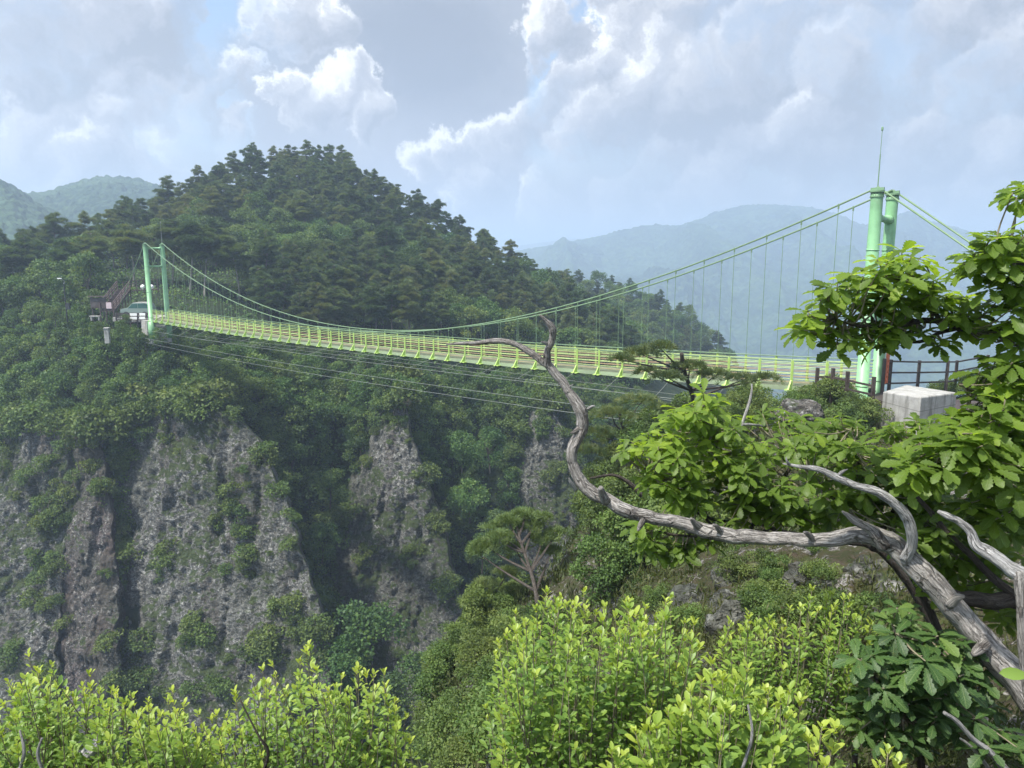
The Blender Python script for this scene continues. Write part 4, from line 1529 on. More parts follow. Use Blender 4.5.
# landing platform with its low wall
pl = thing('landing_platform', 'grey concrete landing at the far tower foot', 'platform', Lc - bd * 1.6)
mb = MB().box(Lc - bd * 1.2 + np.array([0, 0, -1.0]), (1.6, 2.6, 1.7), math.atan2(bd[1], bd[0]))
part(mb, 'concrete_block', M['concrete'], pl, bevel=.03)
# dark lattice fence with four white boards
f0 = W3(116.5, 323, 84.2); f1 = W3(151.5, 323, 84.6)
fz = f0.copy()
fp = [f0 + (f1 - f0) * k / 5 for k in range(6)]
fen = post_rail_fence('lattice_fence', 'dark lattice fence carrying four small white boards beside the far tower', fp, 1.1, (.08, .36, .64, .92, 1.08), M['darkwood'], .12, rail_w=.09)
mb = MB()
for k in range(20):
    p = f0 + (f1 - f0) * (k + .5) / 20
    mb.bar(p + np.array([0, .03, 0]), p + np.array([0, .03, 1.05]), .05, .04)
part(mb, 'lattice', M['darkwood'], fen)
sg = thing('information_board', 'four small white notice boards hung on the dark lattice fence', 'sign', W3(138, 323, 84.0))
for (x, y) in ((133.4, 314.6), (142.3, 314.4), (133.4, 318.2), (142.3, 318.0)):
    c = W3(x, y, 84.1)
    part(MB().box(c, (.80 if x < 140 else .66, .04, .30)), 'white_board', M['white'], sg, bevel=.01)
# stairs climbing to the path
st = thing('stairway', 'dark timber stairway climbing from the landing beside the far tower', 'stairs', W3(109, 313, 88))
s0, s1 = W3(107, 312, 88.0), W3(124, 290, 93.5)
side = nrm(np.cross(s1 - s0, [0, 0, 1])) * .75
mb = MB()
NST = 13
for k in range(NST):
    c = s0 + (s1 - s0) * (k + .5) / NST
    mb.box(c, (.42, 1.5, .06), math.atan2((s1 - s0)[1], (s1 - s0)[0]))
    mb.box(c + nrm(s1 - s0) * .14 + np.array([0, 0, .07]), (.03, 1.5, .13), math.atan2((s1 - s0)[1], (s1 - s0)[0]))
part(mb, 'steps', M['brownwood'], st)
for sg_ in (-1, 1):
    mb = MB().bar(s0 + side * sg_, s1 + side * sg_, .08, .26)
    part(mb, 'stringer', M['darkwood'], st)
    mb = MB()
    for z in (.55, .85, 1.12):
        mb.bar(s0 + side * sg_ + np.array([0, 0, z]), s1 + side * sg_ + np.array([0, 0, z]), .06, .08)
    for k in range(7):
        c = s0 + (s1 - s0) * k / 6 + side * sg_
        mb.bar(c + np.array([0, 0, -1.2]), c + np.array([0, 0, 1.18]), .10, .10)
    part(mb, 'handrail', M['brownwood'], st)
# upper walkway
u0 = s1; u1 = W3(150, 286, 94.5); 
wk = [W3(124, 291, 93.6), W3(130, 290, 93.8), W3(137, 289.5, 94), W3(144, 289, 94.2), W3(151, 289, 94.4), W3(158, 288, 94.6)]
wf = post_rail_fence('walkway_fence', 'dark fence along the upper walkway above the parked car', wk, 1.15, (.4, .75, 1.1), M['darkwood'], .12)
mb = MB()
for a, b in zip(wk[:-1], wk[1:]):
    mb.bar(a + np.array([0, .9, -.1]), b + np.array([0, .9, -.1]), 1.7, .12)
part(mb, 'walkway_deck', M['brownwood'], wf)
# panel board and bench left of the stairs
nb = thing('notice_board', 'dark framed notice board on two posts left of the stairway', 'sign', W3(99, 313, 88))
c = W3(98.5, 303, 88)
part(MB().box(c, (1.9, .08, 1.25)), 'board', M['darkwood'], nb)
for dx in (-.8, .8):
    part(MB().bar(c + np.array([dx, .05, -2.2]), c + np.array([dx, .05, .75]), .12, .12), 'leg', M['darkwood'], nb)
part(MB().box(c + np.array([0, 0, .78]), (2.2, .5, .07)), 'roof', M['brownwood'], nb)
bn_ = thing('bench', 'pale low bench below the dark notice board', 'bench', W3(95.5, 318, 86.5))
c = W3(95.5, 316.2, 86.5)
part(MB().box(c, (1.25, .42, .10)), 'seat', M['concrete'], bn_, bevel=.02)
for dx in (-.45, .45):
    part(MB().box(c + np.array([dx, 0, -.28]), (.14, .36, .46)), 'leg', M['concrete'], bn_, bevel=.015)
pk = thing('map_sign', 'pale pinkish board at the stair foot', 'sign', W3(108.8, 311, 87.6))
c = W3(108.8, 305.5, 87.6)
part(MB().box(c, (.62, .05, .72)), 'board', mat_plain('pinkish_board', (.50, .40, .42), .6, 0, .1, 3.0), pk, bevel=.01)
part(MB().bar(c + np.array([0, .06, -1.1]), c + np.array([0, .06, -.2]), .08, .08), 'leg', M['darkwood'], pk)
# concrete pillar on the slope and abutment
cp = W3(107.5, 338, 83.2)
mb = MB().box(cp + np.array([0, 0, .25]), (.5, .5, 1.7), .2)
mb.box(cp + np.array([0, 0, 1.12]), (.6, .6, .12), .2)
o = mb.build('concrete_pillar', M['concrete'], bevel=.03)
tag(o, 'short square grey concrete pillar in the scrub left of the lattice fence', 'pillar')
# lamp post with bent arm
lp = thing('street_lamp', 'tall dark lamp post with a bent arm among the bushes', 'lamp', W3(68, 318, 90))
b0 = W3(67.5, 322, 90); b1 = W3(65.3, 284, 90)
b1[0] = b0[0]; b1[1] = b0[1]
part(MB().tube([b0, b1], [.09, .06], 8), 'pole', M['black'], lp)
e1 = W3(59.5, 278.5, 89.6)
part(MB().tube([b1, b1 + np.array([.15, 0, .28]), (b1 + e1) / 2 + np.array([.1, 0, .18]), e1], .045, 6), 'arm', M['grey'], lp)
part(MB().box(e1, (.5, .2, .1)), 'lamp_head', M['white'], lp, bevel=.02)
part(MB().box(b0 + np.array([.28, 0, 1.9]), (.42, .3, .75)), 'control_box', M['black'], lp, bevel=.02)
# slanting pale stay pole behind the stairs
tp0, tp1 = W3(114, 287, 93), W3(110.5, 281, 93)
lp2 = thing('twin_lamp', 'pair of white globe lamps on a pole behind the far tower', 'lamp', W3(148.5, 303, 90))
g = W3(148.2, 303, 90); gt = g + np.array([0, 0, 1.75])
part(MB().tube([g + np.array([0, 0, -.8]), gt], .05, 8), 'pole', M['black'], lp2)
part(MB().tube([gt + np.array([-.5, 0, .0]), gt + np.array([.55, 0, .0])], .03, 6), 'arm', M['black'], lp2)
for dx in (-.5, .55):
    prof = [(.06, -.1)] + [(.26 * math.sin(a), -.26 * math.cos(a) + .2) for a in np.linspace(.3, math.pi - .05, 10)]
    part(MB().lathe(gt + np.array([dx, 0, .0]), prof, 14), 'globe', M['white'], lp2, True)


# pale car behind the lattice fence
def make_car(loc):
    car = thing('parked_car', 'small pale-roofed greenish car parked behind the lattice fence', 'car', loc)
    L_, Wd = 3.6, 1.5
    prof = [(-1.8, .45), (-1.78, .80), (-1.55, .92), (-.95, 1.02), (-.35, 1.55), (-.1, 1.62), (1.2, 1.62), (1.55, 1.52), (1.76, 1.05), (1.8, .45)]

    def extr(profile, w, z0=0):
        n_ = len(profile); mb_ = MB()
        vs = [(x, -w / 2, z) for x, z in profile] + [(x, w / 2, z) for x, z in profile]
        fs = [tuple(range(n_))[::-1], tuple(range(n_, 2 * n_))] + [(i, (i + 1) % n_, (i + 1) % n_ + n_, i + n_) for i in range(n_)]
        return mb_.add([(loc[0] + x, loc[1] + y, loc[2] + z) for x, y, z in vs], fs)
    part(extr(prof, Wd), 'body', M['carpaint'], car, bevel=.04)
    part(extr([(-.36, 1.60), (-.12, 1.675), (1.22, 1.675), (1.5, 1.58), (1.2, 1.605), (-.1, 1.605)], Wd * .9), 'roof', M['concrete'], car)
    part(extr([(-1.7, .25), (-1.7, .44), (1.7, .44), (1.7, .25)], Wd * .96), 'underbody', M['carlower'], car)
    wn = MB()
    for sy in (-1, 1):
        y = sy * (Wd / 2 + .012)
        for q in ([(-.84, 1.0), (-.33, 1.49), (.30, 1.54), (.30, 1.0)], [(.36, 1.0), (.36, 1.54), (1.2, 1.54), (1.46, 1.44), (1.66, 1.0)]):
            wn.add([(loc[0] + x, loc[1] + y, loc[2] + z) for x, z in q] + [(loc[0] + x, loc[1] + y - sy * .02, loc[2] + z) for x, z in q], [tuple(range(len(q))), tuple(range(len(q), 2 * len(q)))[::-1]] + [(i, (i + 1) % len(q), (i + 1) % len(q) + len(q), i + len(q)) for i in range(len(q))])
    part(wn, 'side_windows', M['glass'], car)
    ws = MB().add([(loc[0] + x, loc[1] + y, loc[2] + z) for x, y, z in ((-.93, -.62, 1.07), (-.93, .62, 1.07), (-.40, .58, 1.54), (-.40, -.58, 1.54), (-.90, -.62, 1.05), (-.90, .62, 1.05), (-.37, .58, 1.52), (-.37, -.58, 1.52))],
                  [(0, 1, 2, 3), (7, 6, 5, 4), (0, 4, 5, 1), (1, 5, 6, 2), (2, 6, 7, 3), (3, 7, 4, 0)])
    part(ws, 'windscreen', M['glass'], car)
    for x in (-1.1, 1.1):
        for y in (-Wd / 2, Wd / 2):
            mb_ = MB().tube([(loc[0] + x, loc[1] + y - .09, loc[2] + .3), (loc[0] + x, loc[1] + y + .09, loc[2] + .3)], .3, 18)
            part(mb_, 'wheel', M['black'], car)
    for y in (-.5, .5):
        part(MB().box((loc[0] - 1.78, loc[1] + y, loc[2] + .75), (.08, .3, .14)), 'headlight', M['white'], car, bevel=.02)
    return car


cl = W3(139, 318, 88.6)
cl[2] = P(139, 302.6, 88.6)[2] - 1.62
make_car(tuple(cl))
tp = thing('terrace', 'grey terrace the greenish car stands on beside the stairway', 'terrace', cl)
part(MB().box(np.array(cl) + np.array([.4, .6, -.27]), (5.4, 4.4, .5)), 'slab', M['concrete'], tp, bevel=.03)

# ------------------------------------------------------------------ near end
ab = P(904, 404, 29.0)
TOPZ = P(904, 392, 29.0)[2]
blk = thing('anchor_block', 'big pale concrete anchor block beside the near tower', 'concrete block', ab)
# corners of the top as seen: front-left, front-right, back-right, back-left
mb = MB()
c4 = [P(883, 391.5, 28.6), P(921, 397.2, 26.6), P(957, 392.5, 28.0), P(906, 384.8, 31.0)]
zt = float(np.mean([c[2] for c in c4]))
tops = [np.array([c[0], c[1], c[2]]) for c in c4]
bots = [np.array([c[0], c[1], c[2] - 2.6]) for c in c4]
mb.add(tops + bots, [(0, 1, 2, 3), (7, 6, 5, 4), (0, 4, 5, 1), (1, 5, 6, 2), (2, 6, 7, 3), (3, 7, 4, 0)])
part(mb, 'block', M['concrete'], blk, bevel=.05)
# timber fences at the near landing
fa = [P(816, 393.5, 31.6), P(831.5, 394.5, 30.8), P(846, 398, 30.2), P(872, 404, 29.6)]
post_rail_fence('timber_fence', 'short dark timber fence at the deck end beside the near tower', fa, 1.12, (.38, .74), M['darkwood'], .13, rail_w=.065)
fb = [P(882.5, 386, 32.2), P(889, 386, 33.4), P(917.5, 385, 36.0), P(946, 384, 37.5), P(955, 383, 39.0), P(986, 376, 42)]
post_rail_fence('timber_fence', 'dark timber fence behind the concrete anchor block', fb, 1.22, (.12, .62, 1.14), M['darkwood'], .12, rail_w=.06)
ld = thing('landing_deck', 'dark plank landing at the near tower foot', 'platform', Rc + bd * 2)
part(MB().box(Rc + bd * 2.2 + np.array([0, 0, -.35]), (4.0, 2.6, .16), math.atan2(bd[1], bd[0])), 'planks', M['darkwood'], ld)
part(MB().box(Rc + bd * 2.2 + np.array([0, 0, -1.4]), (3.6, 2.2, 1.9), math.atan2(bd[1], bd[0])), 'base', M['concrete'], ld)

# ------------------------------------------------------------------ trees on the near spur


def tree_thing(name, label, cat_, loc, tubes, fol, mb, mf, s=1.0, rz=0.0, group=None, crown='crown'):
    e = empty(name, loc, rz)
    e.scale = (s, s, s)
    tag(e, label, cat_, group)
    link('trunk', tubes_mesh('trunk', tubes), mb, e)
    V, F, T, U = fol
    link(crown, npmesh(crown, V, F, False, T, U), mf, e)
    return e


def near_pine(seed, label, base, H, light=True, dens=230, fine=.20, tilt=0.0, spread=1.15):
    tb, fo = pine_proto(seed, H=H, dens=dens, fine=fine, spread=spread)
    e = tree_thing('pine_tree', label, 'tree', base, tb, fo, M['pinebark'], M['pine_light'] if light else M['pine'], crown='needles')
    e.rotation_euler = (0, tilt, random.uniform(0, 6))
    return e


def flat_pine(label, base, tips, seed, col='pine_light'):
    """a small wind-shaped pine given by its limb tips: each limb carries flat sprays of needles"""
    r = np.random.default_rng(seed)
    base = np.array(base, float)
    top = np.mean([t[0] for t in tips], 0); top[2] = max(t[0][2] for t in tips) - .15
    H = top[2] - base[2]
    hs = np.linspace(0, 1, 10)[:, None]
    tr = base + (top - base) * hs + np.concatenate([.05 * H * np.sin(hs * 5), .04 * H * np.cos(hs * 4) - .04 * H, 0 * hs], 1)
    tubes = [np_tube(tr - base, .016 * H + .05 - .04 * hs[:, 0], 8, .15, seed)]
    parts = []
    for (tip, R_, n) in tips:
        f = np.clip((tip[2] - base[2]) / H * .80, .3, .93)
        p0 = tr[int(f * 9)]
        mid = (p0 + tip) / 2 + r.normal(size=3) * .06 * R_ + np.array([0, 0, -.06 * R_])
        tubes.append(np_tube(catmull(np.array([p0, mid, tip]), 4) - base, np.linspace(.05, .015, 9), 5))
        rr = np.sqrt(r.random(n)) * R_; th = r.random(n) * 2 * np.pi
        lobe = 1 + .3 * np.sin(th * 3 + r.random() * 6) + .18 * np.sin(th * 7 + r.random() * 6)
        rr = rr * lobe
        zz = (1 - (rr / R_) ** 2) * R_ * .26 + r.normal(size=n) * .05 * R_
        pos = tip - base + np.stack([rr * np.cos(th), rr * np.sin(th), zz], -1)
        out = np.stack([np.cos(th), np.sin(th), 0 * th], -1)
        ax = nrm(out * .6 + r.normal(size=(n, 3)) * .4 + np.array([0, 0, .75]))
        parts.append(leaves(*T_NEEDLE, pos, ax, rdir(r, n, 1.0), r.uniform(.7, 1.2, n) * .17, np.clip(r.normal(.5, .17, n), 0, 1)))
        for k in range(5):
            q = pos[int(r.integers(0, n))]
            tubes.append(np_tube(np.array([tip - base, q]), [.016, .006], 4))
    return tree_thing('pine_tree', label, 'tree', base, tubes, cat(parts), M['bark'], M[col], crown='needles')


def tipset(lst, seed, jit=.3):
    r = np.random.default_rng(seed)
    out = []
    for (px, py, Y, R_, n) in lst:
        out.append((P(px, py, Y + r.normal() * jit), R_, n))
    return out


# pine leaning in front of the deck's near third
flat_pine('dark green wind-shaped pine in front of the deck above the oak', spur_point(690, 428),
          tipset([(640, 354, 25, .6, 200), (622, 360, 24.6, .38, 110), (660, 348, 25.2, .5, 160), (690, 368, 25.4, .6, 200), (715, 376, 25.7, .6, 190), (742, 380, 26, .5, 140), (668, 378, 25, .5, 150), (648, 372, 24.8, .4, 120), (765, 379, 26.2, .45, 120), (790, 362, 30.5, .3, 60)][:9], 3), 3, 'pine')
# lower pines seen through the dead fork and left of the oak
flat_pine('dim green pine below the wind cables left of the oak', spur_point(632, 470),
          tipset([(640, 404, 29, 1.0, 380), (612, 416, 28.5, .9, 320), (665, 414, 29, .9, 300), (600, 436, 28, .9, 300), (640, 436, 28.5, 1.1, 380), (622, 456, 28, .9, 300), (588, 452, 28, .6, 180), (600, 478, 27.5, .8, 240)], 5), 5, 'pine')
# the clear little pine in the middle of the gorge view
flat_pine('small light green pine with flat sprays and pale forked limbs on the spur edge', spur_point(539, 612),
          tipset([(508, 521, 23, .40, 150), (524, 516, 23.3, .42, 160), (540, 519, 23.6, .40, 150), (556, 534, 23.6, .36, 120), (486, 546, 22.6, .42, 150), (500, 538, 22.4, .40, 150), (551, 552, 23, .34, 110), (530, 528, 22.7, .45, 170), (516, 550, 22.5, .34, 110), (494, 528, 23.2, .30, 90), (543, 540, 22.8, .36, 120), (476, 552, 22.9, .26, 70)], 7, .35), 7)
flat_pine('low pale green pine with a curved limb beside the cleft', spur_point(500, 628),
          tipset([(507, 574, 23.6, .36, 130), (486, 586, 23.0, .42, 160), (472, 602, 22.6, .36, 120), (514, 590, 23.8, .36, 120), (496, 602, 22.8, .36, 120)], 9, .2), 9)

# bushes on the spur: each its own, copies of the scrub and leafy meshes ------------
r5 = np.random.default_rng(61)
BUSH = [one_mesh('bush', *broad_proto(400 + i, H=1.7, Rw=1.05, nclump=26, leaf=.085, per=170, trunk_r=.03), M['twig'], M['scrub']) for i in range(4)]
BZ = [('on the spur crest below the near landing', 680, 870, 394, 438, 46, .78, (19, 40)), ('beside the anchor block', 925, 1000, 374, 396, 8, .62, (19, 50)), ('on the far flank under the oak', 590, 700, 450, 560, 42, .85, (14, 40)),
      ('on the steep grassy edge of the spur', 425, 580, 590, 765, 66, .62, (8, 40)), ('on the mossy rocks below the dead limb', 600, 880, 545, 640, 34, .27, (5, 18)), ('at the spur foot behind the azalea', 430, 560, 690, 800, 16, .5, (8, 30))]
BL = ['small round shrub', 'tufted shrub', 'feathery shrub', 'low spreading shrub']
for (zone, x0, x1, y0, y1, n, s, (lo, hi)) in BZ:
    for k in range(n):
        w = spur_point(r5.uniform(x0, x1), r5.uniform(y0, y1), lo, hi)
        if not np.isfinite(w).all(): continue
        i = int(r5.integers(0, 40))
        place('bush', BUSH[i % 4], w - np.array([0, 0, .12]), s * r5.uniform(.55, 1.15), r5.uniform(0, 6.28), f"{BL[i % 4]} {zone}", f"bushes {zone}", 'shrub')
# taller leafy trees in the dip behind the near oak and beside the block
for (px, py, lo, hi, s, lab) in ((585, 575, 18, 40, .46, 'soft green leafy tree on the spur flank under the dead limb bend'), (625, 560, 14, 40, .40, 'bushy green tree below the dead limb beside the brown bank'), (600, 610, 12, 40, .42, 'low leafy tree above the azalea tops on the bank'),
                                 (965, 398, 20, 50, .34, 'dense leafy bush behind the anchor block'), (745, 424, 19, 40, .34, 'leafy bush under the deck above the oak crown'), (452, 668, 14, 40, .33, 'grey-green bush at the spur edge by the cleft'), (466, 640, 14, 40, .38, 'pale leafy bush at the spur edge below the fin'),
                                 (430, 700, 10, 40, .36, 'round leafy bush low on the spur edge'), (800, 430, 19, 40, .32, 'leafy bush below the dark timber fence'), (850, 430, 18, 40, .30, 'leafy bush in front of the near tower foot')):
    tb, fo = broad_proto(int(px * 7 + py), H=6.0 * (.8 + .35 * ((px * 13) % 7) / 7), Rw=2.0 + .8 * ((py * 7) % 5) / 5, nclump=24, leaf=.15, per=240)
    tree_thing('leafy_tree', lab, 'tree', spur_point(px, py, lo, hi) - np.array([0, 0, .3]), tb, fo, M['bark'], M['scrub'], s)

# grass and herbs on the spur: nobody could count the blades
n = 42000
ii = r5.integers(36, 200, n); jj = r5.integers(0, 259, n)
w = SVb[ii, jj] + np.stack([r5.normal(size=n) * .15, r5.normal(size=n) * .15, 0 * np.arange(n)], -1)
d = np.linalg.norm(w, axis=1)
keep = (fbm(w * .5, 4) + .25 > r5.random(n) * .6 - .1) & (w[:, 1] > 2.5) & (w[:, 0] < 30)
w, d = w[keep], d[keep]
n = len(w)
clump = 6
pos = np.repeat(w, clump, 0) + r5.normal(size=(n * clump, 3)) * np.repeat(np.clip(d * .012, .02, .16), clump)[:, None] * np.array([1, 1, .1])
ax = nrm(r5.normal(size=(n * clump, 3)) * .55 + np.array([0, -.15, .9]))
tn = np.clip(np.repeat(.45 + .55 * fbm(w * .35, 3), clump) + r5.normal(size=n * clump) * .12, 0, 1)
V, F, T, U = leaves(*T_QUAD, pos, ax, rdir(r5, n * clump), np.repeat(np.clip(d * .011, .04, .26), clump) * r5.uniform(.6, 1.3, n * clump), tn, .28)
tag(link('grass', npmesh('grass', V, F, False, T, U), M['dry']), 'tufts of dry and green grass on the mossy spur', 'grass', kind='stuff')

# loose rocks on the spur -----------------------------------------------------------


def rock_mesh(seed, n=14):
    u = np.linspace(0, 2 * np.pi, n + 1)[:-1]
    v = np.linspace(.06, np.pi - .06, n)
    S = np.stack([np.sin(v)[:, None] * np.cos(u), np.sin(v)[:, None] * np.sin(u), np.broadcast_to(np.cos(v)[:, None], (n, n))], -1)
    S = S * (1 + .38 * fbm(S * 1.1 + seed * 5, 3) + .16 * fbm(S * 3.5 + seed, 3))[..., None]
    S[..., 2] *= .66
    V = np.vstack([S.reshape(-1, 3), [S[0].mean(0)], [S[-1].mean(0)]])
    F = [tuple(f) for f in grid_faces(n, n, True)[:, ::-1].tolist()] + [(i, (i + 1) % n, n * n) for i in range(n)] + [((n - 1) * n + (i + 1) % n, (n - 1) * n + i, n * n + 1) for i in range(n)]
    me = bpy.data.meshes.new('rock'); me.from_pydata(V.tolist(), [], F); me.update()
    for p in me.polygons: p.use_smooth = False
    me.materials.append(M['rock_near'])
    return me


ROCKS = [rock_mesh(i) for i in range(5)]
RL = ['angular grey rock', 'flat pale rock', 'mossy rock', 'rough lichened rock', 'rounded rock']
for (zone, x0, x1, y0, y1, n, s, lo, hi) in (('on the brown bank left of the azalea', 430, 520, 680, 765, 12, .28, 8, 30), ('on the mossy slope below the dead limb', 600, 740, 560, 640, 16, .24, 5, 18), ('between the two azalea shrubs', 690, 730, 600, 690, 14, .17, 4, 12),
                                        ('in the scree under the dead trunk', 790, 910, 560, 620, 26, .15, 4, 12), ('among the stems by the sawn stump', 790, 880, 660, 765, 14, .10, 3, 8)):
    for k in range(n):
        w = spur_point(r5.uniform(x0, x1), r5.uniform(y0, y1), lo, hi)
        i = int(r5.integers(0, 50))
        o = place('rock', ROCKS[i % 5], w, s * r5.uniform(.4, 1.25), r5.uniform(0, 6.28), f"{RL[i % 5]} {zone}", f"rocks {zone}", 'rock', tilt=(r5.normal() * .4, r5.normal() * .4))
w = P(800, 413, 27.5)
place('rock', ROCKS[1], w, .85, .4, 'big pale boulder in the bushes below the deck end', None, 'rock')

# ------------------------------------------------------------------ the dead trees


def limb(ctrl, per=10, n=18, noise=.22, seed=0, ridges=.22, rough=.0):
    """ctrl: (px, py, Y, width in pixels)"""
    a = np.array(ctrl, float)
    p = P(a[:, 0], a[:, 1], a[:, 2])
    r = a[:, 3] / FPX * np.linalg.norm(p, axis=1) / 2
    c = catmull(np.hstack([p, r[:, None]]), per)
    q = c[:, :3] + fbm(c[:, :3] * 9 + seed * 3.1, 3)[:, None] * r.mean() * .4 * np.array([.6, .5, 1])
    rad = np.maximum(c[:, 3], .0015) * (1 + .08 * fbm(np.stack([np.arange(len(c)) * .35, 0 * c[:, 0] + seed, 0 * c[:, 0]], -1), 2))
    return np_tube(q, rad, n, noise, seed, ridges)


dt = empty('dead_tree', P(1090, 800, 2.6))
tag(dt, 'bare grey leaning dead tree, its long forked limb reaching across the bridge', 'dead tree')


def dpart(name, tubes, mat):
    me = tubes_mesh(name, tubes)
    me.transform(Matrix.Translation(-dt.location))
    return link(name, me, mat, dt)


dpart('trunk', [limb([(1150, 850, 2.5, 26.4), (1080, 755, 2.6, 24.6), (1022, 686, 2.7, 22.0), (970, 627, 2.8, 19.0), (930, 580, 2.85, 17.9), (902, 552, 2.9, 17.9), (880, 538, 2.93, 16.3), (858, 536, 2.96, 13.6), (815, 541, 3.05, 11.8), (770, 539, 3.15, 11.8), (730, 535, 3.2, 13.0), (690, 526, 3.25, 12.4), (650, 516, 3.3, 12.4), (615, 504, 3.35, 12.4), (585, 487, 3.4, 11.8), (573, 466, 3.42, 9.3), (573, 448, 3.43, 9.9), (583, 426, 3.45, 11.2), (580, 405, 3.46, 11.2), (566, 388, 3.48, 8.4), (552, 370, 3.5, 8.4), (545, 360, 3.5, 8.4)], 10, 22, .2, 1, .24)], M['deadwood'])
dpart('limb', [limb([(549, 366, 3.5, 7.0), (532, 354, 3.52, 6.2), (513, 343, 3.55, 5.5), (496, 341, 3.58, 5.3), (478, 343, 3.6, 4.2), (460, 344, 3.62, 3.5), (446, 345, 3.64, 1.4)], 8, 12, .2, 2, .2)], M['deadwood'])
dpart('limb', [limb([(548, 366, 3.5, 7.0), (547, 352, 3.48, 6.2), (552, 340, 3.47, 6.2), (552, 329, 3.46, 7.7), (546, 321, 3.45, 4.8), (540, 315, 3.44, 1.7)], 8, 12, .25, 3, .25)], M['deadwood'])
dpart('twig', [limb([(549, 345, 3.47, 3.5), (545, 342.5, 3.46, 2.8), (541, 342, 3.45, 1.4)], 5, 8, .2, 4), limb([(549, 325, 3.46, 3.5), (551, 317, 3.46, 2.1), (554, 312, 3.46, 0.9)], 5, 8, .2, 4)][:1], M['silver'])
dpart('twig', [limb([(566, 390, 3.48, 2.8), (570, 386.5, 3.47, 2.1), (573, 384.5, 3.46, 1.1)], 5, 8, .2, 5)], M['silver'])
dpart('twig', [limb([(588, 409, 3.46, 3.5), (592, 406.5, 3.45, 2.8), (595, 405.5, 3.44, 1.1)], 5, 8, .2, 6)], M['silver'])
dpart('twig', [limb([(576, 490, 3.4, 4.2), (571, 483, 3.38, 3.5), (569, 478, 3.37, 1.4)], 5, 8, .2, 7)], M['silver'])
dpart('limb', [limb([(905, 558, 2.86, 9.3), (912, 545, 2.83, 8.7), (911, 530, 2.81, 9.1), (904, 514, 2.8, 8.4), (890, 500, 2.8, 7.7), (873, 491, 2.81, 7.7), (852, 485, 2.83, 6.2), (836, 477, 2.85, 6.2), (818, 469, 2.86, 4.8), (800, 466, 2.88, 3.5), (783, 463, 2.9, 1.4)], 9, 16, .16, 8, .2)], M['silver'])
dpart('twig', [limb([(836, 478, 2.85, 3.5), (842, 472, 2.84, 2.8), (848, 469, 2.83, 0.7)], 5, 8, .15, 9)], M['silver'])
dpart('twig', [limb([(790, 465, 2.89, 2.8), (787, 461, 2.88, 2.1), (786, 457, 2.88, 0.7)], 5, 8, .15, 9)], M['silver'])
dpart('stub', [limb([(884, 546, 2.9, 13.6), (872, 530, 2.9, 8.7), (858, 522, 2.91, 7.0), (849, 516, 2.92, 4.8), (842, 511, 2.93, 1.4)], 7, 14, .25, 10, .3)], M['deadwood'])

for (c, sd_) in (([(606, 500, 3.34, 9.7), (602, 493, 3.31, 7.0), (600, 488, 3.29, 4.4)], 31), ([(700, 528, 3.23, 7.9), (694, 521, 3.2, 5.3), (691, 518, 3.18, 2.2)], 32), ([(722, 533, 3.2, 7.0), (717, 526, 3.17, 4.4), (713, 524, 3.16, 1.8)], 33),
                 ([(645, 517, 3.3, 6.2), (640, 526, 3.27, 4.4), (638, 531, 3.25, 1.8)], 34), ([(950, 604, 2.8, 8.8), (958, 598, 2.76, 6.2), (964, 596, 2.74, 2.6)], 35), ([(985, 645, 2.72, 9.7), (977, 652, 2.68, 7.0), (973, 655, 2.66, 3.5)], 36), ([(580, 428, 3.44, 6.2), (574, 432, 3.42, 3.5), (571, 433, 3.41, 1.8)], 37), ([(815, 541, 3.05, 6.2), (808, 534, 3.02, 4.4), (804, 532, 3.0, 1.8)], 38)):
    dpart('knot', [limb(c, 5, 10, .3, sd_, .3)], M['deadwood'])

# second dead tree at the edge
dt2 = empty('dead_tree', P(1075, 820, 2.9))
tag(dt2, 'smaller dead tree with a dark bough and silvery tip behind the leaning trunk', 'dead tree')


def dpart2(name, tubes, mat):
    me = tubes_mesh(name, tubes)
    me.transform(Matrix.Translation(-dt2.location))
    return link(name, me, mat, dt2)


dpart2('trunk', [limb([(1065, 860, 2.35, 12), (1044, 760, 2.4, 9), (1028, 690, 2.45, 7), (1023, 640, 2.46, 7), (1021, 600, 2.48, 8), (1020, 572, 2.5, 10)], 8, 14, .2, 11, .2)], M['deadwood'])
dpart2('limb', [limb([(1024, 578, 2.50, 13), (1008, 566, 2.53, 11), (990, 553, 2.56, 11), (976, 545, 2.58, 9), (970, 532, 2.60, 7), (958, 521, 2.62, 6), (947, 515, 2.63, 6), (938, 511, 2.64, 3)], 8, 14, .2, 12, .2)], M['silver'])
dpart2('bough', [limb([(1120, 606, 3.3, 16), (1060, 603, 3.25, 15), (1020, 601, 3.22, 14), (985, 600, 3.2, 12), (955, 594, 3.2, 10), (925, 585, 3.2, 6)], 8, 14, .25, 13, .25)], M['bark'])
dpart2('branch', [limb([(1020, 598, 3.2, 7), (995, 580, 3.22, 6), (972, 556, 3.25, 5.5), (950, 535, 3.3, 5), (925, 505, 3.35, 4), (905, 485, 3.4, 3), (885, 462, 3.45, 2)], 8, 10, .15, 14)], M['bark'])

# sawn stump and dry twigs near the bottom edge
stp = empty('stump', P(856, 775, 3.4))
tag(stp, 'thin sawn-off stem with a pale cut top among the azalea', 'stump')


def at_parent(name, me, mat, e):
    me.transform(Matrix.Translation(-e.location))
    return link(name, me, mat, e)


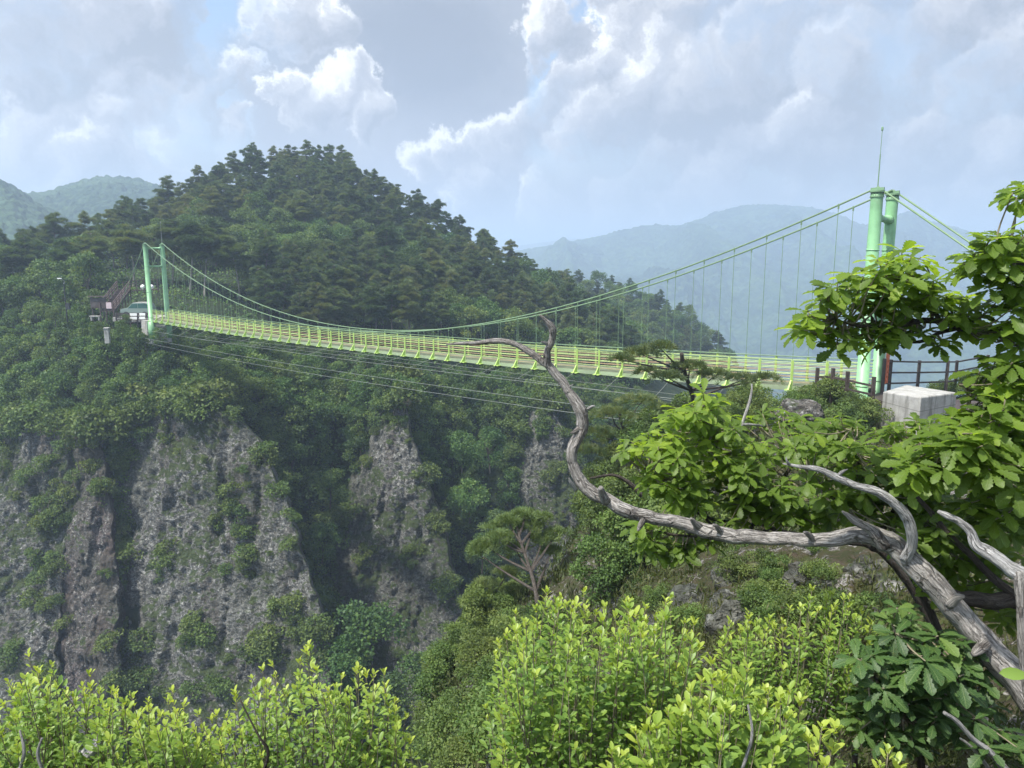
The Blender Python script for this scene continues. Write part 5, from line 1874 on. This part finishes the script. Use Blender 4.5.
tb = np_tube(P(np.array([857., 855, 854]), np.array([800., 765, 741]), np.array([3.4, 3.4, 3.4])), [.016, .014, .0135], 10, .1)
at_parent('stem', tubes_mesh('stem', [tb]), M['bark'], stp)
tb = np_tube(P(np.array([854., 854]), np.array([741.5, 739.8]), np.array([3.4, 3.4])), [.0128, .012], 10)
at_parent('cut_top', tubes_mesh('cut_top', [tb]), mat_plain('fresh_cut_wood', (.62, .47, .28), .8, 0, .1, 30.), stp)
DTW = [([(18, 775, 2.3, 3), (24, 752, 2.3, 2.5), (20, 730, 2.32, 1.6)], 'silver', 'thin pale dry stem in the corner shrub'), ([(46, 778, 2.3, 3), (38, 755, 2.3, 2.4), (42, 738, 2.3, 1.5)], 'silver', 'second dry stem crossing inside the corner shrub'),
       ([(262, 776, 2.35, 3), (268, 752, 2.35, 2.5), (258, 735, 2.35, 1.8), (240, 700, 2.4, 1.2)], 'bark', 'bare dark twig rising out of the open azalea'), ([(742, 770, 1.8, 3), (752, 735, 1.82, 2.4), (748, 705, 1.84, 1.6)], 'silver', 'dry pale twig standing in the nearer azalea'),
       ([(944, 713, 2.5, 3), (958, 722, 2.5, 3.5), (973, 738, 2.5, 4), (992, 754, 2.5, 5), (1010, 775, 2.5, 6)], 'silver', 'pale arched dry twig below the dark oak leaves'),
       ([(960, 738, 2.55, 1.5), (972, 748, 2.55, 2.5), (990, 770, 2.55, 3)], 'silver', 'thin pale dry twig beside the arched one'),
       ([(829, 660, 3.6, 2), (831, 690, 3.6, 2.6), (824, 706, 3.6, 2.2), (822, 735, 3.6, 3), (830, 775, 3.6, 4)], 'silver', 'upright bare twig between the azalea and the oak'),
       ([(815, 690, 3.6, 2.6), (824, 704, 3.6, 2.2)], 'silver', 'short bare side twig between the azalea and the oak'),
       ([(86, 755, 2.4, 10), (96, 744, 2.42, 9), (103, 735, 2.44, 6), (107, 730, 2.45, 3)], 'silver', 'stub of silvery dead wood poking out of the shrubs'),
       ([(737, 449, 4.9, 3), (741, 428, 4.92, 3), (750, 400, 4.95, 2.5), (752, 384, 5, 1.5)], 'silver', 'bare pale twig standing above the middle oak'),
       ([(718, 445, 4.9, 3), (719, 425, 4.92, 2.5), (716, 405, 4.95, 2)], 'silver', 'short pale bare twig above the middle oak'),
       ([(742, 424, 4.92, 2.5), (770, 425, 5, 2), (785, 412, 5.05, 1.5)], 'silver', 'sideways bare twig crossing above the middle oak'),
       ([(590, 478, 5.6, 2), (612, 475, 5.6, 3), (628, 482, 5.6, 4), (642, 496, 5.6, 5)], 'bark', 'thin dark bare twig left of the middle oak')]
for k, (c, mt, lab) in enumerate(DTW):
    e = empty('dry_twig', P(c[-1][0], c[-1][1], c[-1][2]))
    o = link('dry_twig', tubes_mesh('dry_twig', [limb(c, 6, 8, .12, 20 + k)]), M[mt])
    bpy.data.objects.remove(e)
    tag(o, lab, 'twig')

# ------------------------------------------------------------------ oaks


def rosette(r, c, up, n, size, tint, droop=.16):
    """whorl of oak leaves at a shoot tip"""
    up = nrm(up)
    ref = np.array([1., 0, 0]) if abs(up[0]) < .8 else np.array([0, 1., 0])
    X = nrm(np.cross(up, ref)); Y = np.cross(up, X)
    a = np.arange(n) * 2.4 + r.random() * 6 + r.normal(size=n) * .25
    el = r.normal(.30, .22, n) - droop * np.linspace(0, 1, n)
    ax = (np.cos(a)[:, None] * X + np.sin(a)[:, None] * Y) * np.cos(el)[:, None] + up * np.sin(el)[:, None]
    ax = ax + np.array([0, 0, -.10])
    nn = up[None] * np.cos(el)[:, None] - (np.cos(a)[:, None] * X + np.sin(a)[:, None] * Y) * np.sin(el)[:, None] + r.normal(size=(n, 3)) * .22 + np.array([0, .05, .45])
    s = size * r.uniform(.62, 1.15, n)
    pos = c + ax * (size * .08) + up * np.linspace(.0, -.25, n)[:, None] * size
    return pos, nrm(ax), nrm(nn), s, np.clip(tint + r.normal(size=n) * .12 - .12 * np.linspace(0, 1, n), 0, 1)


def oak(name, label, base, branches, zones, seed, mat, size=.12):
    """branches: lists of (px,py,Y,width px); zones: (polygon centre px,py, rx, ry, Y, dY, count, tint, size factor)"""
    r = np.random.default_rng(seed)
    e = empty(name, base)
    tag(e, label, 'oak tree')
    base = np.array(base)
    allc = []
    for k, b in enumerate(branches):
        tb_ = limb(b, 8, 12, .15, seed + k, .1)
        me = tubes_mesh('branch', [tb_])
        me.transform(Matrix.Translation(-Vector(base)))
        link('trunk' if k == 0 else 'branch', me, M['bark'], e)
        a = np.array(b, float)
        allc.append(catmull(P(a[:, 0], a[:, 1], a[:, 2]), 8))
    allc = np.vstack(allc)
    twigs, L = [], []
    cen = []
    for (cx, cy_, rx, ry, Y, dY, cnt, tint, sf) in zones:
        for _ in range(int(cnt * 1.5)):
            a = r.random() * 2 * np.pi; q = math.sqrt(r.random())
            c = P(cx + math.cos(a) * q * rx, cy_ + math.sin(a) * q * ry, Y + r.uniform(-dY, dY))
            zc = P(cx, cy_ + ry * .8, Y + dY * .3)
            outw = c - zc
            up = nrm(outw) * .45 + np.array([0, -.08, 1.0]) + r.normal(size=3) * .22
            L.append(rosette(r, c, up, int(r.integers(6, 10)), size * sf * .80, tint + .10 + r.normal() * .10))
            dd = np.linalg.norm(allc - c, axis=1) + (allc[:, 2] > c[2] + .1) * .5
            b0 = allc[np.argmin(dd)]
            if np.linalg.norm(b0 - c) < 1.1:
                mid = b0 * .45 + c * .55 + np.array([0, 0, -.03]) + r.normal(size=3) * .02
                twigs.append(np_tube(catmull(np.array([b0, mid, c - nrm(up) * .0]), 4) - base, np.linspace(.005, .0025, 9), 5))
    V, F, T, U = leaves(*T_OAK, np.vstack([l[0] for l in L]) - base, np.vstack([l[1] for l in L]), np.vstack([l[2] for l in L]), np.concatenate([l[3] for l in L]), np.concatenate([l[4] for l in L]), .82)
    link('leaves', npmesh('leaves', V, F, True, T, U), M[mat], e)
    if twigs:
        link('twigs', tubes_mesh('twigs', twigs), M['twig'], e)
    return e


# the oak reaching in from the edge, above and beside the anchor block
oak('oak_tree', 'large-leaved oak whose boughs reach in front of the near tower and the anchor block', P(1105, 900, 3.2),
    [[(1105, 900, 3.2, 40), (1110, 700, 3.25, 36), (1100, 520, 3.3, 30), (1085, 400, 3.3, 24), (1060, 300, 3.3, 16), (1050, 220, 3.3, 8)],
     [(1090, 380, 3.3, 14), (1050, 345, 3.25, 12), (1010, 333, 3.2, 10), (975, 332, 3.18, 8.5), (955, 325, 3.16, 7), (935, 321, 3.15, 5.5), (915, 322, 3.14, 5), (890, 330, 3.12, 4), (860, 325, 3.1, 3), (835, 320, 3.1, 2)],
     [(960, 327, 3.17, 5), (940, 333, 3.2, 3.5), (920, 342, 3.22, 3), (900, 340, 3.22, 2.6), (880, 330, 3.2, 2)],
     [(940, 322, 3.15, 4), (933, 308, 3.14, 3.5), (924, 292, 3.14, 3), (915, 278, 3.14, 2)],
     [(1098, 500, 3.3, 14), (1050, 470, 3.1, 10), (1000, 450, 2.95, 7), (950, 440, 2.9, 4)],
     [(1098, 470, 3.3, 12), (1050, 420, 3.2, 8), (1000, 395, 3.15, 5), (960, 385, 3.1, 3)],
     [(1080, 340, 3.3, 10), (1050, 280, 3.1, 7), (1010, 260, 3.0, 4), (985, 255, 3.0, 2)]],
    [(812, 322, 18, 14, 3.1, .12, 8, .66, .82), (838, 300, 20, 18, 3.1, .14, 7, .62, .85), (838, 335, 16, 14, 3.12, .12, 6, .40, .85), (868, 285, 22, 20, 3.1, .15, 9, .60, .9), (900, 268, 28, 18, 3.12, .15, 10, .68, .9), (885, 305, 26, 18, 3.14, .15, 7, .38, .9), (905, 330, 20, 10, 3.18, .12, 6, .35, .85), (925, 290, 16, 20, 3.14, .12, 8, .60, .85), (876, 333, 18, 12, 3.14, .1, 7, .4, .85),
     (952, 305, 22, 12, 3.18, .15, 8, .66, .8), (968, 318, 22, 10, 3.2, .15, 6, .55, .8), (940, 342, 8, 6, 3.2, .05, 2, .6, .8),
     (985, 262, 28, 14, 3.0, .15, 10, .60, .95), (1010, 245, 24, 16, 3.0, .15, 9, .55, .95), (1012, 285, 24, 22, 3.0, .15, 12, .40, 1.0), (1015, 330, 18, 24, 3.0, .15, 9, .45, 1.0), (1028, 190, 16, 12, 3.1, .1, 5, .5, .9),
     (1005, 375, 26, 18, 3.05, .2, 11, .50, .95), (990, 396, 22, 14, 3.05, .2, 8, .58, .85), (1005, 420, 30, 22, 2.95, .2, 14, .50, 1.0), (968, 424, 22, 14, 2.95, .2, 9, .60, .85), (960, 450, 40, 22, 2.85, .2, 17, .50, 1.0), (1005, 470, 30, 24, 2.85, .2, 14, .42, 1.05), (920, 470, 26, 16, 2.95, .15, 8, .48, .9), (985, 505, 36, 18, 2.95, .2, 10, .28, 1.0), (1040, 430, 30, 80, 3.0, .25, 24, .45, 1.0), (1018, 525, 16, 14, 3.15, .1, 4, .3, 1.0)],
    71, 'oak', .125)
# the middle oak behind the dead limb
oak('oak_tree', 'bright bushy oak growing behind the long dead limb below the deck', P(985, 760, 4.9),
    [[(985, 760, 4.9, 8), (935, 630, 4.9, 7), (880, 552, 4.85, 6), (810, 538, 4.8, 5), (755, 520, 4.8, 4), (722, 470, 4.75, 4), (712, 430, 4.75, 3), (705, 405, 4.75, 2)],
     [(758, 525, 4.85, 3), (710, 518, 4.7, 3), (680, 500, 4.65, 3), (650, 470, 4.6, 2)],
     [(750, 530, 4.8, 3.5), (775, 490, 4.8, 4), (800, 455, 4.85, 3)],
     [(722, 535, 4.7, 3), (702, 515, 4.65, 2.4), (688, 497, 4.6, 2)],
     [(768, 530, 4.85, 3), (715, 536, 4.5, 2.6), (675, 535, 4.4, 2.4), (650, 528, 4.35, 2)]],
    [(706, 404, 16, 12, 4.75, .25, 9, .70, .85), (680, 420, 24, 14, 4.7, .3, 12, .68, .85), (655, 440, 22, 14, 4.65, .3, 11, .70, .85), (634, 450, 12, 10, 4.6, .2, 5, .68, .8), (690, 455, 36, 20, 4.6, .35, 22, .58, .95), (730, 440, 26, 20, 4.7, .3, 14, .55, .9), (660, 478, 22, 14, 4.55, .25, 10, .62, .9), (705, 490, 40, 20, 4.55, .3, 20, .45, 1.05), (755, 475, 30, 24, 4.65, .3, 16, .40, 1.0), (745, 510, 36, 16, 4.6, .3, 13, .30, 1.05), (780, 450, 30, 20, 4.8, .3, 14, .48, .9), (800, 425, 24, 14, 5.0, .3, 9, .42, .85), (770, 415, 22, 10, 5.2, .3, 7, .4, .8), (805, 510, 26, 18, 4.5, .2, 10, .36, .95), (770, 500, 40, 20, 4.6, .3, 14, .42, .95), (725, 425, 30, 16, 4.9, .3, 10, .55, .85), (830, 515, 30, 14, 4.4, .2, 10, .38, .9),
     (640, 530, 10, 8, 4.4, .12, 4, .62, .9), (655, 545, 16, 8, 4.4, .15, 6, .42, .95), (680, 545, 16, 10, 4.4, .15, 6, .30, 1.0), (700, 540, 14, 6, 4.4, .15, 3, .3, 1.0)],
    72, 'oak', .135)
# the oak behind the fork, filling in below the anchor block
oak('oak_tree', 'leafy oak behind the pale curved branch below the anchor block', P(975, 720, 4.0),
    [[(975, 720, 4.0, 7), (925, 600, 3.95, 6), (892, 545, 3.9, 5), (870, 510, 3.85, 4), (860, 470, 3.8, 4), (850, 430, 3.8, 2)],
     [(872, 550, 3.9, 5), (900, 500, 3.8, 4), (925, 460, 3.8, 2)],
     [(870, 530, 3.88, 5), (835, 500, 3.8, 3), (812, 480, 3.8, 2)]],
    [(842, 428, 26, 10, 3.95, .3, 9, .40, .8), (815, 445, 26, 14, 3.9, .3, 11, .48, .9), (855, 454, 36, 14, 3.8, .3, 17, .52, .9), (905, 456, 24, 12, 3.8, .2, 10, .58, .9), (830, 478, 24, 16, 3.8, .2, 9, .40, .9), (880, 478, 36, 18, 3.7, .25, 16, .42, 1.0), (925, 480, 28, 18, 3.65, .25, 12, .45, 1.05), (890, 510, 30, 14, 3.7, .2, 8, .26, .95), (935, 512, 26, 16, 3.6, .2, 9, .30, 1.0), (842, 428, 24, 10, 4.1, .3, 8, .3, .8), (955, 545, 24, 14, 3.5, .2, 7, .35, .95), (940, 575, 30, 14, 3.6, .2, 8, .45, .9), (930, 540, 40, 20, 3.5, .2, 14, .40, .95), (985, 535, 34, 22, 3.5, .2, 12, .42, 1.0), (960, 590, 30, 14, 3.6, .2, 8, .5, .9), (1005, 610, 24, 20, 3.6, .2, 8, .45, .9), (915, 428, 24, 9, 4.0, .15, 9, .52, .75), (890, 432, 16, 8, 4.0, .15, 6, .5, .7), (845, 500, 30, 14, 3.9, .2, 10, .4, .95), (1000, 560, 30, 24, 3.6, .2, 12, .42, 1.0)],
    73, 'oak', .115)
# the shaded sapling under the leaning trunk
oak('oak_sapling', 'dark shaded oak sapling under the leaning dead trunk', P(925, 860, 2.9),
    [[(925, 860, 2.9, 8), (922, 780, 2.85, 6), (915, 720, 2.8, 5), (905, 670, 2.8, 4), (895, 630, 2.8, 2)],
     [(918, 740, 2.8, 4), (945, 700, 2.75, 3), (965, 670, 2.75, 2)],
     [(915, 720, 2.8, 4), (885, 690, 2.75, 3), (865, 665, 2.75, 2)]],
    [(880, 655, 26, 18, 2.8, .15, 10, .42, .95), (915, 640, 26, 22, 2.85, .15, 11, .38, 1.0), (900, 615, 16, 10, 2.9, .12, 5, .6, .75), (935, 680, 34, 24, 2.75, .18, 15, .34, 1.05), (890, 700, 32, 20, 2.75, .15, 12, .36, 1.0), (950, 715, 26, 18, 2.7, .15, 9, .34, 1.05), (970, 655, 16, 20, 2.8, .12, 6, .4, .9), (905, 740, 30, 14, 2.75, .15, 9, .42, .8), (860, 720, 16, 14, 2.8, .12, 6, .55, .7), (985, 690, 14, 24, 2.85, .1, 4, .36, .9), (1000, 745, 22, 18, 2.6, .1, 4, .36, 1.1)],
    74, 'oak_shaded', .115)
# one leaf poking in at the edge
sp_l = leaves(*T_OVAL, P(np.array([1030.]), np.array([676.]), np.array([1.6])), np.array([[-1, .1, .08]]), np.array([[.1, -.75, .65]]), np.array([.065]), np.array([.55]))
o = link('leafy_twig', npmesh('leafy_twig', sp_l[0], sp_l[1], True, sp_l[2], sp_l[3]), M['shrub'])
tag(o, 'single smooth green leaf in front of the leaning dead trunk', 'leaf')

# ------------------------------------------------------------------ azalea-like shrubs along the bottom


def azalea(label, root, tips, seed, leaf=.034, fill=0, fillbox=None, group=None, tint=.62, per=46, name='leafy_shrub', stemr=.0035):
    """tips: (px,py,Y) of the shoots on the outline; fill: further shoots inside fillbox (x0,x1,y0,y1,Y0,Y1)"""
    r = np.random.default_rng(seed)
    e = empty(name, root)
    tag(e, label, 'shrub', group)
    root = np.array(root)
    T_ = [P(*t) for t in tips]
    tn_ = [tint + .10] * len(T_)
    for _ in range(fill):
        x = r.uniform(fillbox[0], fillbox[1])
        ymin = np.interp(x, [t[0] for t in sorted(tips)], [t[1] for t in sorted(tips)])
        y = ymin + 6 + (fillbox[3] - ymin) * r.random() ** 1.25
        T_.append(P(x, y, r.uniform(fillbox[4], fillbox[5])))
        tn_.append(tint - .12 * r.random())
    stems, L = [], []
    for tip, t0 in zip(T_, tn_):
        b = root + np.array([(tip[0] - root[0]) * .35, (tip[1] - root[1]) * .35, 0]) + r.normal(size=3) * .04
        mid = b * .35 + tip * .65 + np.array([(root[0] - tip[0]) * -.12, 0, -.06]) + r.normal(size=3) * .025
        c = catmull(np.array([b, mid, tip]), 10)
        stems.append(np_tube(c - root, np.linspace(stemr, .0012, len(c)), 5))
        ln = np.concatenate([[0], np.cumsum(np.linalg.norm(np.diff(c, axis=0), axis=1))])
        lmax = min(ln[-1] * .8, .42)
        n = int(per * lmax / .42 * r.uniform(.7, 1.1))
        s_ = ln[-1] - lmax * np.sort(r.random(n)) ** 1.15
        s_[:6] = ln[-1] - np.linspace(0, .02, 6)
        pos = np.stack([np.interp(s_, ln, c[:, k]) for k in range(3)], -1)
        dirv = nrm(c[-1] - c[-8])
        a = np.arange(n) * 2.4 + r.random() * 6
        X = nrm(np.cross(dirv, [0, 1., .2])); Y = np.cross(dirv, X)
        rad = np.cos(a)[:, None] * X + np.sin(a)[:, None] * Y
        up_ = np.clip(1.7 - (ln[-1] - s_) / .11, .55, 1.7)[:, None] + r.normal(size=(n, 1)) * .15
        # side sprigs widen the shoot lower down
        wid = np.clip((ln[-1] - s_) / .35, 0, 1)[:, None] * r.random((n, 1)) ** .7
        pos = pos + rad * wid * .085 + r.normal(size=(n, 3)) * .006 * wid
        ax = nrm(rad + dirv * up_ + r.normal(size=(n, 3)) * .18)
        nn = nrm(dirv - rad * up_ * .6 + np.array([0, -.15, .5]) + r.normal(size=(n, 3)) * .2)
        sz = leaf * r.uniform(.9, 1.12) * r.uniform(.5, 1.2, n) * np.where(ln[-1] - s_ < .03, .8, 1.0)
        tt = np.clip(t0 + r.normal() * .07 + .22 * np.clip(1 - (ln[-1] - s_) / .10, 0, 1) - .16 * np.clip((ln[-1] - s_) / .3, 0, 1) + r.normal(size=n) * .09, 0, 1)
        L.append((pos, ax, nn, sz, tt))
    V, F, T, U = leaves(*T_OVAL, np.vstack([l[0] for l in L]) - root, np.vstack([l[1] for l in L]), np.vstack([l[2] for l in L]), np.concatenate([l[3] for l in L]), np.concatenate([l[4] for l in L]), 1.05)
    link('leaves', npmesh('leaves', V, F, True, T, U), M['shrub'], e)
    link('stems', tubes_mesh('stems', stems), M['twig'], e)
    return e


def prof(lst, step, Y, dY, seed, jy=11):
    r = np.random.default_rng(seed)
    a = sorted(lst)
    xs = np.arange(a[0][0], a[-1][0], step * 1.25)
    out = [(x, np.interp(x, [p[0] for p in a], [p[1] for p in a]) + r.random() * jy * 2, Y + r.uniform(-dY, dY)) for x in xs]
    return out + [(p[0], p[1], Y + r.uniform(-dY, dY)) for p in a]


def ground_under(px, Y, z=-2.3):
    q = P(px, 700, Y)
    return np.array([q[0], q[1], z])


azalea('broad bright yellow-green azalea in the middle of the shrub row', ground_under(600, 2.55),
       prof([(486, 706), (498, 640), (515, 612), (536, 607), (547, 590), (561, 598), (572, 604), (584, 592), (604, 606), (628, 600), (646, 606), (671, 598), (686, 620), (694, 622), (688, 650), (676, 668)], 8, 2.5, .22, 1),
       81, .034, 170, (492, 700, 0, 775, 2.15, 2.8))
azalea('upright azalea right of the broad one in front of the mossy rocks', ground_under(790, 3.1),
       prof([(722, 640), (730, 622), (748, 612), (770, 618), (790, 608), (812, 588), (832, 594), (850, 596), (862, 610), (872, 622), (878, 634), (868, 650)], 7, 3.0, .2, 2), 82, .033, 80, (726, 866, 0, 700, 2.8, 3.25))
azalea('nearer azalea with larger leaves before the broad one', ground_under(720, 2.0),
       prof([(612, 750), (650, 712), (690, 690), (712, 660), (722, 678), (748, 668), (765, 690), (790, 690), (800, 700), (796, 730)], 9, 2.0, .15, 3), 83, .040, 75, (620, 800, 0, 790, 1.75, 2.2))
azalea('sparse leafy shoots beside the sawn stem', ground_under(822, 1.9, -2.0), [(808, 738, 1.9), (822, 726, 1.9), (836, 728, 1.92), (815, 752, 1.88), (832, 748, 1.9), (825, 765, 1.85)], 84, .042, per=34)
azalea('small yellow-green shoot tip at the lower edge under the dark sapling', ground_under(888, 1.5, -1.7), [(888, 752, 1.5), (880, 764, 1.5), (898, 764, 1.5)], 85, .036, per=30)
azalea('bushy yellow-green shrub filling the lower corner', ground_under(20, 2.6),
       prof([(-40, 690), (-10, 690), (8, 682), (28, 655), (36, 668), (52, 664), (68, 690), (90, 672), (100, 690), (104, 706)], 7, 2.6, .2, 4), 86, .031, 140, (-40, 104, 0, 785, 2.3, 2.9), tint=.66)
azalea('leafy shrub with many short shoots beside the corner shrub', ground_under(155, 2.5),
       prof([(98, 712), (112, 690), (130, 694), (148, 700), (172, 690), (184, 704), (198, 712), (216, 714), (222, 730)], 7, 2.5, .2, 5), 87, .031, 105, (95, 222, 0, 785, 2.2, 2.75), tint=.66)
azalea('open azalea with tall single shoots in front of the broad slab', ground_under(300, 2.6),
       prof([(226, 716), (235, 692), (252, 678), (262, 668), (272, 664), (285, 692), (300, 660), (309, 644), (316, 668), (328, 690), (342, 676), (358, 668), (374, 674), (384, 672), (396, 700), (406, 716), (410, 740)], 8, 2.6, .2, 6), 88, .031, 95, (226, 410, 0, 785, 2.3, 2.8), tint=.64)

# small trees that screen the far landing ------------------------------------------
for (px, py, Y, s_, lab) in ((126, 320, 83.5, .22, 'low bush in front of the car and lattice fence'), (98, 336, 84.5, .34, 'small leafy tree just left of the concrete pillar'), (122, 336, 82.5, .36, 'small leafy tree right below the lattice fence'), (136, 341, 82, .34, 'bushy tree under the white notice boards'), (160, 342, 81, .36, 'bushy tree at the foot of the far tower'),
                             (178, 340, 82, .30, 'low bush under the first deck posts'), (82, 326, 87, .36, 'leafy tree below the dark notice board'), (55, 322, 90, .45, 'spreading leafy tree beside the lamp post')):
    e_ = place('small_tree', BROAD[px % 6], P(px, py, Y) - np.array([0, 0, .6]), s_, px * 1.3, lab, None, 'tree')

for (px, py, Y, s_, k, lab) in ((372, 668, 64, 1.25, 1, 'big dense dark tree at the foot of the narrow rock fin'), (345, 690, 63, .95, 3, 'broad leafy tree low in the gully beside the big dense tree'), (418, 700, 62, .85, 0, 'leafy tree at the gorge bottom beside the spur'), (440, 672, 60, .62, 5, 'pale leafy tree between the fin foot and the spur'),
                                (395, 735, 58, .9, 2, 'tall leafy tree deep in the gorge behind the open azalea'), (310, 720, 62, .8, 3, 'leafy tree at the lower corner of the broad slab'), (322, 560, 76, .75, 4, 'narrow leafy tree in the gully right of the broad slab'), (330, 505, 80, .8, 1, 'low leafy tree high in the gully between slab and fin'), (318, 610, 72, .6, 5, 'small leafy tree where the broad slab ends'),
                                (470, 520, 84, .9, 3, 'wide leafy tree in the cleft right of the fin'), (462, 470, 88, .9, 0, 'rounded leafy tree at the head of the cleft'), (490, 470, 86, .85, 2, 'tall leafy tree between the cleft and the rough face'), (482, 570, 80, .8, 1, 'spreading leafy tree low in the cleft'), (500, 540, 82, .8, 5, 'bushy leafy tree under the rough face')):
    place('gorge_tree', BROAD[k], P(px, py, Y) - np.array([0, 0, .4]), s_, px * 1.7, lab, None, 'tree')
